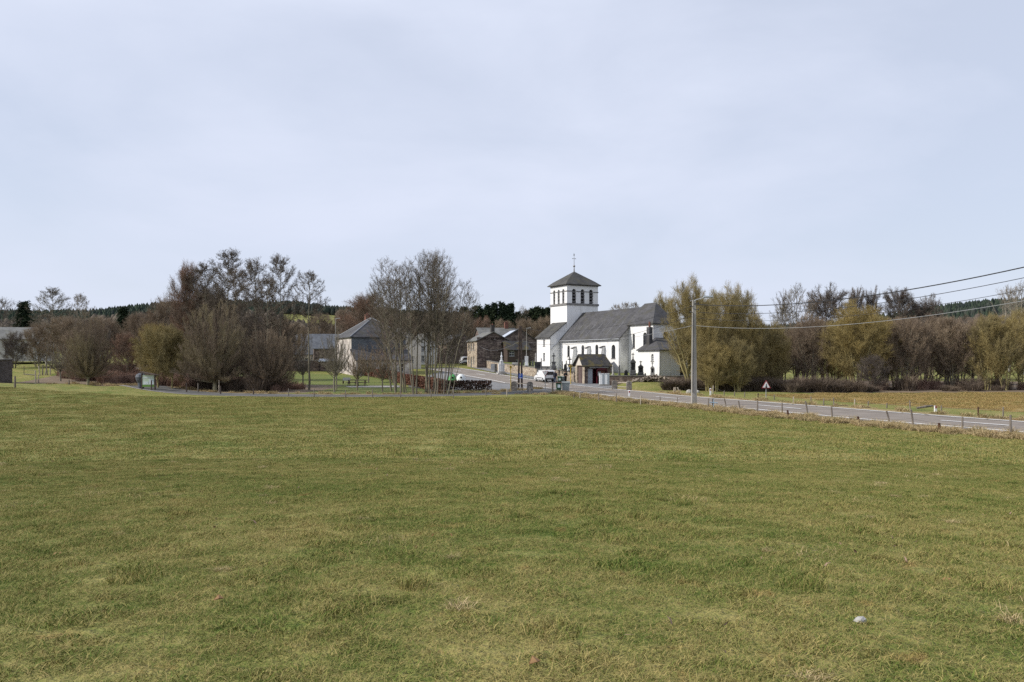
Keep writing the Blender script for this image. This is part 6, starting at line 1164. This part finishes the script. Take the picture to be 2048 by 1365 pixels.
# ------------------------------------------------------------------ people
def person(x, y, z, rz, H, top, legs, hair, label, bag=False, arm='down'):
    r = thing('person', label, 'person', (x, y, z), rz); s_ = H/1.75
    bm_ = bpy.data.meshes.new('body')
    J = dict(pel=(0, 0, .95), sp=(0, -.01, 1.15), ch=(0, 0, 1.36), nk=(0, .0, 1.5), hd=(0, -.02, 1.6), ht=(0, -.01, 1.7))
    V = []; E_ = []; RD = []
    def av(p, rd): V.append(Vector(p)*s_); RD.append(rd*s_); return len(V)-1
    pel = av(J['pel'], .15); sp = av(J['sp'], .135); c_ = av(J['ch'], .16); nk = av(J['nk'], .058); hd = av(J['hd'], .095); ht = av(J['ht'], .075); E_ += [(pel, sp), (sp, c_), (c_, nk), (nk, hd), (hd, ht)]
    nose = av((0, -.125, 1.6), .012); E_.append((hd, nose))
    hands = []
    for q in (-1, 1):
        st = .1*q
        a = [av((.1*q, 0, .88), .1), av((.11*q, -.02+st*.5, .5), .062), av((.12*q, st*.8, .09), .042), av((.13*q, -.16+st*.8, .035), .035)]; E_ += [(pel, a[0])]+list(zip(a[:-1], a[1:]))
        if arm == 'down': pts = [(.2*q, 0, 1.41), (.27*q, .03, 1.13), (.27*q, -.08, .88), (.27*q, -.1, .82)]
        else: pts = [(.2*q, 0, 1.41), (.26*q, .0, 1.14), (.16*q, -.25, 1.06), (.11*q, -.31, 1.06)]
        a = [av(p, rd) for p, rd in zip(pts, (.068, .045, .03, .034))]; E_ += [(c_, a[0])]+list(zip(a[:-1], a[1:])); hp_ = Vector(pts[3]); dv = (Vector(pts[3])-Vector(pts[2])).normalized(); sd = Vector((0, 1, 0)) if arm == 'down' else Vector((0, 0, 1))
        for f in range(4): f0 = av(hp_+sd*(.027-.018*f)+dv*.03, .009); f1 = av(hp_+sd*(.03-.02*f)+dv*(.085+.012*(f in (1, 2))), .008); f2 = av(hp_+sd*(.028-.018*f)+dv*(.11+.012*(f in (1, 2)))+Vector((-.012*q, 0, 0)), .007); E_ += [(a[3], f0), (f0, f1), (f1, f2)]
        t0 = av(hp_+sd*.045+dv*.02, .009); t1 = av(hp_+sd*.06+dv*.055, .008); E_ += [(a[3], t0), (t0, t1)]
    bm_.from_pydata([tuple(v_) for v_ in V], E_, []); o = bpy.data.objects.new('body', bm_); link(o, r); o.modifiers.new('skin', 'SKIN'); bm_.skin_vertices  # skin layer
    if not bm_.skin_vertices:
        import bmesh; bb = bmesh.new(); bb.from_mesh(bm_); bb.verts.layers.skin.verify(); bb.to_mesh(bm_); bb.free()
    for i, sv_ in enumerate(bm_.skin_vertices[0].data): sv_.radius = (RD[i], RD[i]); sv_.use_root = (i == pel)
    bm_.materials.append(M['skin']); ss = o.modifiers.new('sub', 'SUBSURF'); ss.levels = 1; ss.render_levels = 1
    def shell(nm, chains, m):
        b = MB()
        for pts, rd in chains: b.tube([Vector((x, y, z))+Vector(p)*s_ for p in pts], [q_*s_ for q_ in rd], 12)
        return b.build(nm, M[m], r, True)
    A = [((.2*q, .0, 1.43), (.27*q, .03, 1.13) if arm == 'down' else (.26*q, 0, 1.14), (.27*q, -.07, .9) if arm == 'down' else (.17*q, -.22, 1.07)) for q in (-1, 1)]
    shell('jacket', [([(0, 0, .84), (0, 0, .95), (0, -.01, 1.15), (0, 0, 1.36), (0, 0, 1.45), (0, 0, 1.52)], [.205, .21, .2, .235, .18, .075])]+[(a, (.095, .078, .058)) for a in A], top)
    shell('trousers', [([(.1*q, 0, .94), (.11*q, -.01+.03*q, .5), (.12*q, .07*q, .07)], [.12, .085, .062]) for q in (-1, 1)], legs)
    shell('shoe', [([(.12*q, .07+.08*q, .05), (.13*q, -.18+.08*q, .04)], [.055, .045]) for q in (-1,)], 'blackcloth'); shell('shoe', [([(.12, .15, .05), (.13, -.1, .04)], [.055, .045])], 'blackcloth')
    b = MB(); b.lathe((x, y+.02, z+1.6*s_), [(.07, -.06), (.115, -.01), (.12, .06), (.105, .12), (.06, .165), (.01, .18)], 12); b.build('hair', M[hair], r, True)
    e_ = MB()
    for q in (-1, 1): e_.box((x+.035*q, y-.118, z+1.625*s_), (.022, .012, .012))
    e_.build('eyes', M['signblack'], r)
    if bag: MB().box((x, y-.33, z+1.1*s_), (.3, .16, .26), 0, .04).build('bundle', M['darkwood'], r)
    return r
py = 117.5; px_ = X(1110.5, py); person(px_, py, h(px_, py)+.07, R(-40), 1.86, 'navy', 'jeans', 'greyhair', 'person with grey hair, dark jacket and blue jeans standing behind the white van')
py = 117.8; px_ = X(1131, py); person(px_, py, h(px_, py)+.07, R(25), 1.8, 'blackcloth', 'blackcloth', 'darkhair', 'person dressed all in black bending arms beside the bins', arm='bent')
